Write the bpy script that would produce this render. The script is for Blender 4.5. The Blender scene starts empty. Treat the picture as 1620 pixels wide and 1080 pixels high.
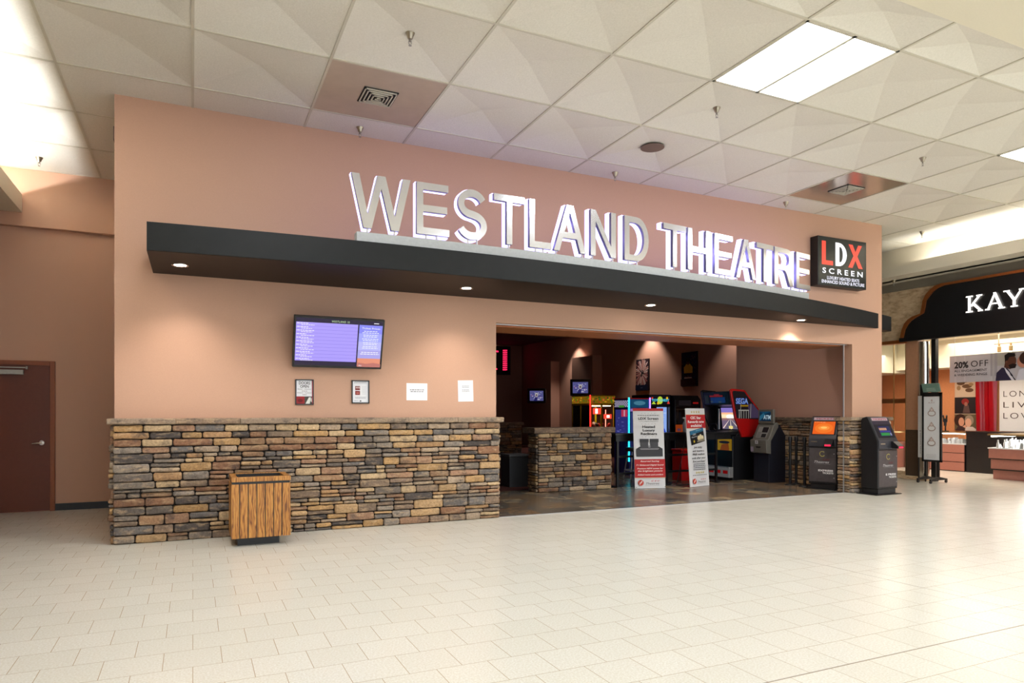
import bpy, math, random
from mathutils import Vector, Matrix
R = math.radians
C = bpy.context.scene.collection
SC = bpy.context.scene

# ------------------------------------------------------------------ colours and materials
def lin(v):
    v /= 255.0
    return v / 12.92 if v <= 0.04045 else ((v + 0.055) / 1.055) ** 2.4
def rgb(r, g, b): return (lin(r), lin(g), lin(b), 1.0)

def nodes(name):
    m = bpy.data.materials.new(name); m.use_nodes = True
    nt = m.node_tree; b = nt.nodes['Principled BSDF']
    return m, nt, b
def setp(b, col=None, rough=None, metal=None, spec=None, emit=None, es=None, coat=None, trans=None, alpha=None):
    if col is not None: b.inputs['Base Color'].default_value = col
    if rough is not None: b.inputs['Roughness'].default_value = rough
    if metal is not None: b.inputs['Metallic'].default_value = metal
    if spec is not None: b.inputs['Specular IOR Level'].default_value = spec
    if emit is not None: b.inputs['Emission Color'].default_value = emit
    if es is not None: b.inputs['Emission Strength'].default_value = es
    if coat is not None: b.inputs['Coat Weight'].default_value = coat
    if trans is not None: b.inputs['Transmission Weight'].default_value = trans
    if alpha is not None: b.inputs['Alpha'].default_value = alpha

def tex(nt, kind, scale=5.0, detail=3.0, rough=0.55, vec=None, **kw):
    n = nt.nodes.new(kind)
    if 'Scale' in n.inputs: n.inputs['Scale'].default_value = scale
    if 'Detail' in n.inputs: n.inputs['Detail'].default_value = detail
    if 'Roughness' in n.inputs: n.inputs['Roughness'].default_value = rough
    if vec is not None: nt.links.new(vec, n.inputs['Vector'])
    return n
def coords(nt, scale=(1, 1, 1), loc=(0, 0, 0)):
    g = nt.nodes.new('ShaderNodeTexCoord'); mp = nt.nodes.new('ShaderNodeMapping')
    mp.inputs['Scale'].default_value = scale; mp.inputs['Location'].default_value = loc
    nt.links.new(g.outputs['Object'], mp.inputs['Vector'])
    return mp.outputs['Vector']
def ramp(nt, fac, stops):
    r = nt.nodes.new('ShaderNodeValToRGB'); nt.links.new(fac, r.inputs['Fac'])
    e = r.color_ramp.elements
    while len(e) < len(stops): e.new(0.5)
    for k, (p, c) in enumerate(stops): e[k].position = p; e[k].color = c
    return r.outputs['Color']
def mix(nt, fac, a, b, blend='MIX'):
    n = nt.nodes.new('ShaderNodeMix'); n.data_type = 'RGBA'; n.blend_type = blend
    for s, v in ((n.inputs[0], fac), (n.inputs[6], a), (n.inputs[7], b)):
        if isinstance(v, (int, float)): s.default_value = v
        elif isinstance(v, tuple): s.default_value = v
        else: nt.links.new(v, s)
    return n.outputs[2]
def mth(nt, op, a, b=None, c=None):
    n = nt.nodes.new('ShaderNodeMath'); n.operation = op
    for k, v in enumerate((a, b, c)):
        if v is None: continue
        if isinstance(v, (int, float)): n.inputs[k].default_value = v
        else: nt.links.new(v, n.inputs[k])
    return n.outputs[0]
def bump(nt, b, h, strength=0.2, dist=0.01):
    n = nt.nodes.new('ShaderNodeBump'); n.inputs['Strength'].default_value = strength; n.inputs['Distance'].default_value = dist
    nt.links.new(h, n.inputs['Height']); nt.links.new(n.outputs['Normal'], b.inputs['Normal'])

def plain(name, col, rough=0.5, metal=0.0, spec=0.5, nscale=30, namt=0.06, bs=0.0, coat=None):
    """a painted or moulded surface with a faint procedural mottling"""
    m, nt, b = nodes(name); setp(b, col, rough, metal, spec, coat=coat)
    v = coords(nt); n = tex(nt, 'ShaderNodeTexNoise', nscale, 4, vec=v)
    lo = tuple(c * (1 - namt) for c in col[:3]) + (1,); hi = tuple(min(1, c * (1 + namt)) for c in col[:3]) + (1,)
    nt.links.new(ramp(nt, n.outputs['Fac'], [(0.3, lo), (0.7, hi)]), b.inputs['Base Color'])
    if bs: bump(nt, b, n.outputs['Fac'], bs, 0.004)
    return m
def glow(name, col, strength, base=None):
    m, nt, b = nodes(name); setp(b, base or col, 0.5, emit=col, es=strength)
    return m

EMK = 0.52
_flat = {}
def flat(c, emit=0.0, rough=0.55):
    k = (c, emit, rough)
    if k not in _flat:
        m, nt, b = nodes('ink_%02x%02x%02x' % tuple(c) + ('_lit' if emit else '')); setp(b, rgb(*c), rough, spec=0.3)
        if emit: setp(b, rgb(12, 12, 14), 0.25, emit=rgb(*c), es=emit * EMK)
        _flat[k] = m
    return _flat[k]

M = {}
M['salmon'] = plain('salmon_paint', rgb(198, 156, 131), 0.62, nscale=140, namt=0.03, bs=0.05)
M['salmon_dark'] = plain('lobby_paint', rgb(190, 146, 128), 0.7, nscale=140, namt=0.03)
M['cream_drywall'] = plain('cream_drywall', rgb(230, 222, 200), 0.8, nscale=60, namt=0.02)
M['beige_fascia'] = plain('beige_fascia', rgb(222, 214, 196), 0.7, nscale=60, namt=0.02)
M['taupe'] = plain('taupe_paint', rgb(138, 130, 116), 0.6, nscale=60, namt=0.02)
M['black_base'] = plain('black_vinyl', rgb(20, 19, 19), 0.4)
M['canopy'] = plain('charcoal_laminate', rgb(26, 27, 27), 0.5, spec=0.22, nscale=8, namt=0.08)
M['canopy_soffit'] = plain('dark_brown_soffit', rgb(31, 22, 16), 0.5, spec=0.2, nscale=8, namt=0.06)
M['alu'] = plain('brushed_aluminium', rgb(198, 200, 202), 0.38, 0.75, nscale=60, namt=0.04)
M['post_metal'] = plain('satin_metal', rgb(190, 188, 184), 0.3, 0.8)
M['letter_face'] = plain('polished_letter_face', rgb(228, 230, 240), 0.16, 0.92, namt=0.015)
M['chrome'] = plain('chrome', rgb(225, 222, 214), 0.12, 1.0, namt=0.02)
M['nickel'] = plain('dull_nickel', rgb(170, 160, 140), 0.3, 0.9)
M['black_plastic'] = plain('black_plastic', rgb(22, 22, 25), 0.35, nscale=40)
M['black_metal'] = plain('black_metal', rgb(16, 16, 18), 0.42, nscale=40)
M['charcoal_plastic'] = plain('charcoal_plastic', rgb(52, 52, 58), 0.36, nscale=40)
M['kiosk_print'] = plain('kiosk_print', rgb(72, 66, 68), 0.32, nscale=14, namt=0.16)
M['door_paint'] = plain('brown_door_paint', rgb(97, 42, 15), 0.4, nscale=20, namt=0.05)
M['frame_paint'] = plain('brown_frame_paint', rgb(132, 70, 36), 0.4, nscale=20, namt=0.04)
M['closer'] = plain('closer_metal', rgb(165, 160, 150), 0.35, 0.6)
M['white_paper'] = plain('white_paper', rgb(238, 238, 240), 0.7, namt=0.01)
M['sign_white'] = plain('white_board', rgb(228, 228, 230), 0.5, namt=0.01)
M['vent_panel'] = plain('grey_metal_panel', rgb(196, 184, 166), 0.32, 0.35, nscale=5, namt=0.05)
M['vent_dark'] = plain('vent_void', rgb(26, 24, 22), 0.8)
M['grid'] = plain('ceiling_grid_paint', rgb(208, 202, 184), 0.5, namt=0.02)
M['speaker'] = plain('speaker_grille', rgb(120, 108, 98), 0.35, 0.4)
M['troffer'] = glow('troffer_lens', (0.91, 0.955, 1.0, 1), 11.5)
M['cove_lamp'] = glow('cove_tube', (0.97, 0.985, 1.0, 1), 26.0)
M['cove_lamp_left'] = glow('cove_tube_left', (0.97, 0.985, 1.0, 1), 85.0)
M['can_lamp'] = glow('downlight_lamp', (1.0, 0.9, 0.78, 1), 22.0)
M['letter_glow'] = glow('violet_white_led', (0.50, 0.44, 1.0, 1), 1.45, (0.8, 0.8, 0.9, 1))
M['navy'] = plain('navy_laminate', rgb(24, 26, 38), 0.45)
M['atm_grey'] = plain('grey_atm_plastic', rgb(112, 108, 100), 0.42, nscale=40)
M['red_gloss'] = plain('red_gloss', rgb(190, 22, 22), 0.22)
M['glass_clear'] = None
M['orange_wall'] = plain('orange_wall', rgb(206, 136, 88), 0.6)
M['rose_laminate'] = plain('rose_laminate', rgb(170, 112, 98), 0.45, nscale=20, namt=0.04)
M['copper'] = plain('copper_trim', rgb(196, 118, 66), 0.3, 0.8)
M['gold'] = plain('brass_trim', rgb(190, 160, 110), 0.3, 0.8)
M['sofa'] = plain('black_vinyl_seat', rgb(18, 17, 18), 0.45)
M['yellow_cab'] = plain('yellow_laminate', rgb(225, 200, 20), 0.35)
M['purple_cab'] = plain('blue_violet_laminate', rgb(58, 56, 130), 0.3, nscale=6, namt=0.4)
M['grey_bin'] = plain('grey_bin', rgb(60, 62, 66), 0.5)

def m_glass():
    m, nt, b = nodes('clear_glass'); setp(b, (1, 1, 1, 1), 0.02, spec=0.5)
    t = nt.nodes.new('ShaderNodeBsdfTransparent'); g = nt.nodes.new('ShaderNodeBsdfGlossy'); g.inputs['Roughness'].default_value = 0.02
    t.inputs['Color'].default_value = (0.93, 0.96, 0.95, 1)
    f = nt.nodes.new('ShaderNodeFresnel'); f.inputs['IOR'].default_value = 1.45
    x = nt.nodes.new('ShaderNodeMixShader'); nt.links.new(f.outputs[0], x.inputs[0]); nt.links.new(t.outputs[0], x.inputs[1]); nt.links.new(g.outputs[0], x.inputs[2])
    nt.links.new(x.outputs[0], nt.nodes['Material Output'].inputs['Surface'])
    return m
M['glass_clear'] = m_glass()

def m_floor():
    m, nt, b = nodes('terrazzo_tile')
    v = coords(nt, loc=(0.1525, -4.51, 0)); v0 = coords(nt)
    br = nt.nodes.new('ShaderNodeTexBrick'); nt.links.new(v, br.inputs['Vector'])
    br.inputs['Scale'].default_value = 1.0; br.inputs['Mortar Size'].default_value = 0.0022; br.inputs['Mortar Smooth'].default_value = 0.3
    br.inputs['Brick Width'].default_value = 0.305; br.inputs['Row Height'].default_value = 0.305
    br.inputs['Color1'].default_value = rgb(232, 230, 220); br.inputs['Color2'].default_value = rgb(237, 235, 226)
    br.inputs['Mortar'].default_value = rgb(166, 138, 104)
    n1 = tex(nt, 'ShaderNodeTexNoise', 85, 2, vec=v0)
    c = mix(nt, ramp(nt, n1.outputs['Fac'], [(0.34, (0, 0, 0, 1)), (0.62, (0.5, 0.5, 0.5, 1))]), br.outputs['Color'], rgb(208, 198, 176))
    vo = tex(nt, 'ShaderNodeTexVoronoi', 26, vec=v0); vo.voronoi_dimensions = '2D'
    chip = mth(nt, 'LESS_THAN', vo.outputs['Distance'], 0.23)
    sel = mth(nt, 'MULTIPLY', chip, mth(nt, 'GREATER_THAN', vo.outputs['Color'], 0.5))
    c = mix(nt, mth(nt, 'MULTIPLY', sel, 0.75), c, rgb(182, 154, 120))
    vo2 = tex(nt, 'ShaderNodeTexVoronoi', 1.9, vec=v0); vo2.voronoi_dimensions = '2D'
    c = mix(nt, mth(nt, 'MULTIPLY', mth(nt, 'LESS_THAN', vo2.outputs['Distance'], 0.02), 0.9), c, rgb(84, 76, 68))
    g = nt.nodes.new('ShaderNodeTexCoord'); sp = nt.nodes.new('ShaderNodeSeparateXYZ'); nt.links.new(g.outputs['Object'], sp.inputs[0])
    xx = mth(nt, 'ADD', sp.outputs[0], mth(nt, 'MULTIPLY', sp.outputs[1], 0.045))
    jx = mth(nt, 'LESS_THAN', mth(nt, 'ABSOLUTE', mth(nt, 'SUBTRACT', xx, 5.52)), 0.0035)
    jy = mth(nt, 'LESS_THAN', mth(nt, 'ABSOLUTE', mth(nt, 'SUBTRACT', sp.outputs[1], 2.685)), 0.004)
    c = mix(nt, mth(nt, 'MULTIPLY', mth(nt, 'MAXIMUM', jx, jy), 0.7), c, rgb(120, 108, 92))
    nt.links.new(c, b.inputs['Base Color'])
    n2 = tex(nt, 'ShaderNodeTexNoise', 3, 3, vec=v0)
    rr = nt.nodes.new('ShaderNodeMapRange'); nt.links.new(n2.outputs['Fac'], rr.inputs['Value'])
    rr.inputs['To Min'].default_value = 0.17; rr.inputs['To Max'].default_value = 0.27
    nt.links.new(rr.outputs[0], b.inputs['Roughness']); setp(b, spec=0.42)
    bump(nt, b, mth(nt, 'SUBTRACT', 1.0, br.outputs['Fac']), 0.12, 0.002)
    return m
M['floor'] = m_floor()

def m_slate():
    m, nt, b = nodes('slate_tile')
    v = coords(nt); br = nt.nodes.new('ShaderNodeTexBrick'); nt.links.new(v, br.inputs['Vector'])
    br.inputs['Scale'].default_value = 1; br.inputs['Mortar Size'].default_value = 0.004
    br.inputs['Brick Width'].default_value = 0.405; br.inputs['Row Height'].default_value = 0.405; br.offset = 0.0
    br.inputs['Color1'].default_value = (0.0, 0, 0, 1); br.inputs['Color2'].default_value = (1, 1, 1, 1); br.inputs['Mortar'].default_value = (0.2, 0.2, 0.2, 1)
    n = tex(nt, 'ShaderNodeTexNoise', 3.2, 5, 0.6, vec=v)
    f = mth(nt, 'ADD', mth(nt, 'MULTIPLY', br.outputs['Color'], 0.42), mth(nt, 'MULTIPLY', n.outputs['Fac'], 0.72))
    c = ramp(nt, f, [(0.24, rgb(46, 46, 44)), (0.42, rgb(96, 92, 84)), (0.54, rgb(140, 110, 80)), (0.66, rgb(92, 96, 94)), (0.82, rgb(176, 152, 118))])
    nt.links.new(c, b.inputs['Base Color']); setp(b, rough=0.27)
    bump(nt, b, n.outputs['Fac'], 0.25, 0.01)
    return m
M['slate'] = m_slate()
def m_carpet():
    m, nt, b = nodes('dark_red_carpet')
    v = coords(nt); n = tex(nt, 'ShaderNodeTexVoronoi', 3.5, vec=v)
    nt.links.new(ramp(nt, n.outputs['Distance'], [(0.1, rgb(70, 20, 18)), (0.5, rgb(44, 22, 20)), (0.8, rgb(86, 34, 26))]), b.inputs['Base Color']); setp(b, rough=0.95)
    return m
M['carpet'] = m_carpet()
def m_tile():
    m, nt, b = nodes('textured_ceiling_tile')
    v = coords(nt); n = tex(nt, 'ShaderNodeTexNoise', 60, 3, 0.6, vec=v)
    nt.links.new(ramp(nt, n.outputs['Fac'], [(0.3, rgb(226, 221, 208)), (0.7, rgb(236, 231, 219))]), b.inputs['Base Color']); setp(b, rough=0.85, spec=0.2)
    bump(nt, b, n.outputs['Fac'], 0.22, 0.008)
    return m
M['tile'] = m_tile()
def m_stone():
    m, nt, b = nodes('ledgestone')
    a = nt.nodes.new('ShaderNodeAttribute'); a.attribute_name = 'stone_colour'
    v = coords(nt); n = tex(nt, 'ShaderNodeTexNoise', 7, 5, 0.65, vec=v); n2 = tex(nt, 'ShaderNodeTexNoise', 45, 5, 0.7, vec=v)
    sc = nt.nodes.new('ShaderNodeMapping'); sc.inputs['Scale'].default_value = (1, 1, 3.5); nt.links.new(v, sc.inputs['Vector'])
    n3 = tex(nt, 'ShaderNodeTexNoise', 9, 4, 0.6, vec=sc.outputs[0])
    c = mix(nt, ramp(nt, n.outputs['Fac'], [(0.52, (0, 0, 0, 1)), (0.70, (0.75, 0.75, 0.75, 1))]), a.outputs['Color'], rgb(70, 66, 66))
    c = mix(nt, ramp(nt, n3.outputs['Fac'], [(0.50, (0, 0, 0, 1)), (0.72, (0.6, 0.6, 0.6, 1))]), c, rgb(206, 176, 138))
    sh = ramp(nt, n2.outputs['Fac'], [(0.3, (0.62, 0.60, 0.58, 1)), (0.7, (1.18, 1.18, 1.18, 1))])
    c = mix(nt, 1.0, c, sh, 'MULTIPLY')
    nt.links.new(c, b.inputs['Base Color']); setp(b, rough=0.72, spec=0.35)
    h = mth(nt, 'ADD', n2.outputs['Fac'], mth(nt, 'MULTIPLY', n3.outputs['Fac'], 1.6))
    bump(nt, b, h, 0.55, 0.012)
    return m
M['stone'] = m_stone()
M['mortar'] = plain('dark_mortar', rgb(34, 29, 26), 0.9, nscale=60, namt=0.2)
def m_oak():
    m, nt, b = nodes('golden_oak')
    v = coords(nt, (1, 1, 0.10)); n = tex(nt, 'ShaderNodeTexNoise', 26, 6, 0.65, vec=v)
    w = nt.nodes.new('ShaderNodeTexWave'); w.wave_type = 'BANDS'; w.bands_direction = 'X'
    v2 = coords(nt, (1, 1, 0.16)); nt.links.new(v2, w.inputs['Vector'])
    w.inputs['Scale'].default_value = 11; w.inputs['Distortion'].default_value = 14; w.inputs['Detail'].default_value = 3; w.inputs['Detail Scale'].default_value = 1.6
    f = mth(nt, 'ADD', mth(nt, 'MULTIPLY', n.outputs['Fac'], 0.74), mth(nt, 'MULTIPLY', w.outputs['Fac'], 0.26))
    nt.links.new(ramp(nt, f, [(0.32, rgb(112, 64, 20)), (0.46, rgb(172, 112, 44)), (0.68, rgb(200, 142, 64))]), b.inputs['Base Color']); setp(b, rough=0.38, coat=0.15)
    bump(nt, b, f, 0.15, 0.003)
    return m
M['oak'] = m_oak()
def m_marble():
    m, nt, b = nodes('travertine')
    v = coords(nt, (1, 1, 2.5)); n = tex(nt, 'ShaderNodeTexNoise', 5, 6, 0.7, vec=v)
    nt.links.new(ramp(nt, n.outputs['Fac'], [(0.3, rgb(176, 140, 104)), (0.5, rgb(222, 194, 156)), (0.7, rgb(238, 218, 186))]), b.inputs['Base Color']); setp(b, rough=0.3)
    return m
M['marble'] = m_marble()
def m_granite():
    m, nt, b = nodes('brown_granite')
    v = coords(nt); n = tex(nt, 'ShaderNodeTexNoise', 90, 4, 0.7, vec=v)
    nt.links.new(ramp(nt, n.outputs['Fac'], [(0.35, rgb(40, 30, 24)), (0.65, rgb(104, 82, 64))]), b.inputs['Base Color']); setp(b, rough=0.15)
    return m
M['granite'] = m_granite()
def m_woodpanel():
    m, nt, b = nodes('cherry_panel')
    v = coords(nt, (1, 1, 0.2)); n = tex(nt, 'ShaderNodeTexNoise', 12, 5, vec=v)
    nt.links.new(ramp(nt, n.outputs['Fac'], [(0.3, rgb(160, 84, 52)), (0.7, rgb(190, 108, 70))]), b.inputs['Base Color']); setp(b, rough=0.4)
    return m
M['cherry'] = m_woodpanel()

# ------------------------------------------------------------------ mesh builder
class MB:
    def __init__(s): s.v = []; s.f = []; s.m = []; s.c = []; s.sm = []
    def add(s, vs, fs, mi=0, col=None, smooth=False):
        o = len(s.v); s.v += [tuple(p) for p in vs]
        for f in fs: s.f.append([i + o for i in f]); s.m.append(mi); s.c.append(col); s.sm.append(smooth)
    def box(s, x0, x1, y0, y1, z0, z1, mi=0, col=None):
        v = [(x, y, z) for z in (z0, z1) for y in (y0, y1) for x in (x0, x1)]
        s.add(v, [(0, 2, 3, 1), (4, 5, 7, 6), (0, 1, 5, 4), (2, 6, 7, 3), (0, 4, 6, 2), (1, 3, 7, 5)], mi, col); return s
    def cbox(s, cx, cy, cz, sx, sy, sz, mi=0): return s.box(cx - sx / 2, cx + sx / 2, cy - sy / 2, cy + sy / 2, cz - sz / 2, cz + sz / 2, mi)
    def prism(s, pts, axis, a0, a1, mi=0, smooth=False):
        def P(p, a):
            if axis == 'x': return (a, p[0], p[1])
            if axis == 'y': return (p[0], a, p[1])
            return (p[0], p[1], a)
        ar = sum(pts[i][0] * pts[(i + 1) % len(pts)][1] - pts[(i + 1) % len(pts)][0] * pts[i][1] for i in range(len(pts)))
        if (ar < 0) != (axis == 'y'): pts = pts[::-1]
        n = len(pts); v = [P(p, a0) for p in pts] + [P(p, a1) for p in pts]
        f = [tuple(range(n))[::-1], tuple(range(n, 2 * n))] + [(i, (i + 1) % n, n + (i + 1) % n, n + i) for i in range(n)]
        s.add(v, f, mi, None, False); return s
    def lathe(s, prof, c=(0, 0, 0), seg=20, axis='z', mi=0, smooth=True):
        v = []; f = []
        for (r, h) in prof:
            for k in range(seg):
                a = 2 * math.pi * k / seg; p = (r * math.cos(a), r * math.sin(a), h)
                if axis == 'y': p = (p[0], h, -p[1])
                if axis == 'x': p = (h, p[0], p[1])
                v.append((p[0] + c[0], p[1] + c[1], p[2] + c[2]))
        for i in range(len(prof) - 1):
            for k in range(seg):
                a, b2 = i * seg + k, i * seg + (k + 1) % seg; f.append((a, b2, b2 + seg, a + seg))
        s.add(v, f, mi, None, smooth)
        s.add([v[k] for k in range(seg)], [tuple(range(seg))[::-1]], mi); s.add([v[(len(prof) - 1) * seg + k] for k in range(seg)], [tuple(range(seg))], mi)
        return s
    def cyl(s, c, r, h, axis='z', seg=16, mi=0): return s.lathe([(r, 0), (r, h)], c, seg, axis, mi)
    def tube(s, path, r, seg=8, mi=0):
        P = [Vector(p) for p in path]; rings = []
        for i, p in enumerate(P):
            d = (P[min(i + 1, len(P) - 1)] - P[max(i - 1, 0)]).normalized()
            u = d.cross(Vector((0, 0, 1)) if abs(d.z) < .9 else Vector((1, 0, 0))).normalized(); w = d.cross(u)
            rr = r[i] if isinstance(r, (list, tuple)) else r
            rings.append([tuple(p + (u * math.cos(2 * math.pi * k / seg) + w * math.sin(2 * math.pi * k / seg)) * rr) for k in range(seg)])
        v = [q for g in rings for q in g]
        f = [(i * seg + k, i * seg + (k + 1) % seg, (i + 1) * seg + (k + 1) % seg, (i + 1) * seg + k) for i in range(len(P) - 1) for k in range(seg)]
        s.add(v, f, mi, None, True); n = len(v)
        s.add(v[:seg], [tuple(range(seg))], mi); s.add(v[n - seg:], [tuple(range(seg))[::-1]], mi); return s
    def ball(s, c, r, sc=(1, 1, 1), mi=0, n=10):
        return s.lathe([(max(1e-4, r * math.sin(math.pi * i / n)), -r * math.cos(math.pi * i / n)) for i in range(n + 1)], (0, 0, 0), 14, 'z', mi).xf_last(c, sc, (n + 1) * 14 + 28)
    def xf_last(s, c, sc, n):
        for i in range(len(s.v) - n, len(s.v)): p = s.v[i]; s.v[i] = (p[0] * sc[0] + c[0], p[1] * sc[1] + c[1], p[2] * sc[2] + c[2])
        return s
    def xf(s, mat): s.v = [tuple(mat @ Vector(p)) for p in s.v]; return s
    def mesh(s, name, mats):
        me = bpy.data.meshes.new(name); me.from_pydata(s.v, [], s.f)
        for m in (mats if isinstance(mats, (list, tuple)) else [mats]): me.materials.append(m)
        me.polygons.foreach_set('material_index', s.m); me.polygons.foreach_set('use_smooth', s.sm)
        if any(c is not None for c in s.c):
            at = me.color_attributes.new('stone_colour', 'FLOAT_COLOR', 'CORNER')
            for p, c in zip(me.polygons, s.c):
                for li in p.loop_indices: at.data[li].color = c or (0.03, 0.025, 0.02, 1)
        me.update(); return me
    def build(s, name, mats, parent=None, bev=0.0, loc=None, rot=None):
        o = bpy.data.objects.new(name, s.mesh(name, mats)); C.objects.link(o)
        if parent is not None: o.parent = parent
        if loc is not None: o.location = loc
        if rot is not None: o.rotation_euler = rot
        if bev:
            b = o.modifiers.new('bevel', 'BEVEL'); b.width = bev; b.segments = 2; b.limit_method = 'ANGLE'; b.angle_limit = R(40)
        return o

def tag(o, label, cat, group=None, kind=None):
    o['label'] = label; o['category'] = cat
    if group: o['group'] = group
    if kind: o['kind'] = kind
    return o
def thing(name, label, cat, loc=(0, 0, 0), rz=0.0, group=None):
    o = bpy.data.objects.new(name, None); o.empty_display_size = 0.1; C.objects.link(o)
    o.location = loc; o.rotation_euler = (0, 0, rz); return tag(o, label, cat, group)
def struct(name, mb, mats, bev=0.0):
    o = mb.build(name, mats, None, bev); o['kind'] = 'structure'; return o

# ------------------------------------------------------------------ flat printed artwork: shapes in (u, v), facing local -Y
def ell(cx, cy, rx, ry=None, n=24, a0=0, a1=360):
    ry = ry or rx
    return [(cx + rx * math.cos(R(a0 + (a1 - a0) * k / n)), cy + ry * math.sin(R(a0 + (a1 - a0) * k / n))) for k in range(n + (0 if a1 - a0 == 360 else 1))]
def rect(x0, x1, y0, y1): return [(x0, y0), (x1, y0), (x1, y1), (x0, y1)]
def star(cx, cy, r, n=5, q=0.42, rot=90):
    return [(cx + (r if k % 2 == 0 else r * q) * math.cos(R(rot + 180 / n * k)), cy + (r if k % 2 == 0 else r * q) * math.sin(R(rot + 180 / n * k))) for k in range(2 * n)]
_tc = {}
def text_mesh(s, bold, space, shear):
    k = (s, bold, space, shear)
    if k not in _tc:
        cu = bpy.data.curves.new('t', 'FONT'); cu.body = s; cu.size = 1.0; cu.resolution_u = 3; cu.offset = bold; cu.space_character = space; cu.shear = shear
        ob = bpy.data.objects.new('t', cu); me = bpy.data.meshes.new_from_object(ob)
        _tc[k] = ([(v.co.x, v.co.y) for v in me.vertices], [tuple(p.vertices) for p in me.polygons])
        bpy.data.objects.remove(ob); bpy.data.curves.remove(cu); bpy.data.meshes.remove(me)
    return _tc[k]
class Art:
    def __init__(s, emit=0.0, step=0.0009, rough=0.55): s.mb = MB(); s.mats = []; s.emit = emit; s.y = 0.0; s.step = step; s.rough = rough
    def mi(s, col, emit=None):
        m = col if isinstance(col, bpy.types.Material) else flat(tuple(col), s.emit if emit is None else emit, s.rough)
        if m not in s.mats: s.mats.append(m)
        return s.mats.index(m)
    def poly(s, pts, col, emit=None):
        s.y -= s.step
        ar = sum(pts[i][0] * pts[(i + 1) % len(pts)][1] - pts[(i + 1) % len(pts)][0] * pts[i][1] for i in range(len(pts)))
        if ar < 0: pts = pts[::-1]
        s.mb.add([(u, s.y, v) for u, v in pts], [tuple(range(len(pts)))], s.mi(col, emit)); return s
    def polys(s, many, col, emit=None):
        y = s.y - s.step
        for p in many: s.y = y + s.step; s.poly(p, col, emit)
        return s
    def text(s, t, u, v, h, col, align='c', bold=0.0, width=None, space=1.0, shear=0.0, emit=None, rot=0.0, xs=1.0):
        """h = capital height"""
        vs, fs = text_mesh(t, bold, space, shear)
        if not vs: return s
        x0 = min(p[0] for p in vs); x1 = max(p[0] for p in vs); k = h / 0.72; kx = k * xs
        if width: kx = width / (x1 - x0)
        ox = {'l': x0, 'c': (x0 + x1) / 2, 'r': x1}[align]; s.y -= s.step; ca, sa = math.cos(rot), math.sin(rot)
        pts = []
        for p in vs:
            a, b2 = (p[0] - ox) * kx, p[1] * k; pts.append((u + a * ca - b2 * sa, s.y, v + a * sa + b2 * ca))
        s.mb.add(pts, fs, s.mi(col, emit)); return s
    def lines(s, u0, u1, v, n, dv, h, col, seed=0, align='c'):
        """rows of print too fine to read: broken dashes"""
        rd = random.Random(seed); out = []
        for k in range(n):
            w = (u1 - u0) * rd.uniform(0.72, 1.0); a = {'c': (u0 + u1) / 2 - w / 2, 'l': u0}[align]; x = a
            while x < a + w:
                l = rd.uniform(0.5, 1.0) * h * 4.0; out.append(rect(x, min(x + l, a + w), v - k * dv, v - k * dv + h)); x += l + h * 0.8
        return s.polys(out, col)
    def build(s, name, parent, loc=(0, 0, 0), rot=(0, 0, 0)): return s.mb.build(name, s.mats, parent, 0, loc, rot)

# ------------------------------------------------------------------ ledgestone
PAL = [(190, 156, 114), (176, 138, 98), (156, 122, 92), (202, 174, 136), (140, 118, 100), (134, 114, 96), (132, 120, 108), (110, 100, 92), (86, 78, 74), (162, 126, 100), (142, 104, 78), (182, 160, 136), (118, 112, 108), (186, 148, 100), (148, 136, 124)]
def one_stone(mb, O, U, V, N, u0, u1, v0, v1, d, rd, col):
    g = 0.0048; u0 += g; u1 -= g; v0 += g; v1 -= g; w, h = u1 - u0, v1 - v0
    c = min(0.014, h * 0.28, w * 0.28); ring = []
    nu = max(1, int(w / 0.07)); nv = 1
    base = []
    for k in range(nu + 1): base.append((u0 + c + (w - 2 * c) * k / nu, v0, 0, -1))
    for k in range(nv + 1): base.append((u1, v0 + c + (h - 2 * c) * k / nv, 1, 0))
    for k in range(nu + 1): base.append((u1 - c - (w - 2 * c) * k / nu, v1, 0, 1))
    for k in range(nv + 1): base.append((u0, v1 - c - (h - 2 * c) * k / nv, -1, 0))
    n = len(base); jit = [(rd.uniform(-.004, .003)) for _ in base]; vs = []
    cu, cv = (u0 + u1) / 2, (v0 + v1) / 2
    for (dep, ins) in ((-0.01, 0), (d * 0.72, 0.0), (d * 0.94, 0.006), (d, 0.016)):
        for (b, j) in zip(base, jit):
            uu = b[0] + b[2] * j; vv = b[1] + b[3] * j
            uu += (cu - uu) / max(0.02, w / 2) * min(ins, w * .3); vv += (cv - vv) / max(0.02, h / 2) * min(ins, h * .3)
            dd = dep + (rd.uniform(-.004, .004) if ins > 0 else 0)
            vs.append(tuple(O + U * uu + V * vv + N * dd))
    vs.append(tuple(O + U * cu + V * cv + N * (d + rd.uniform(-.002, .006))))
    fs = []
    for r in range(3):
        for k in range(n): fs.append((r * n + k, r * n + (k + 1) % n, (r + 1) * n + (k + 1) % n, (r + 1) * n + k))
    for k in range(n): fs.append((3 * n + k, 3 * n + (k + 1) % n, 4 * n))
    mb.add(vs, fs, 0, col, True)
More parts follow.
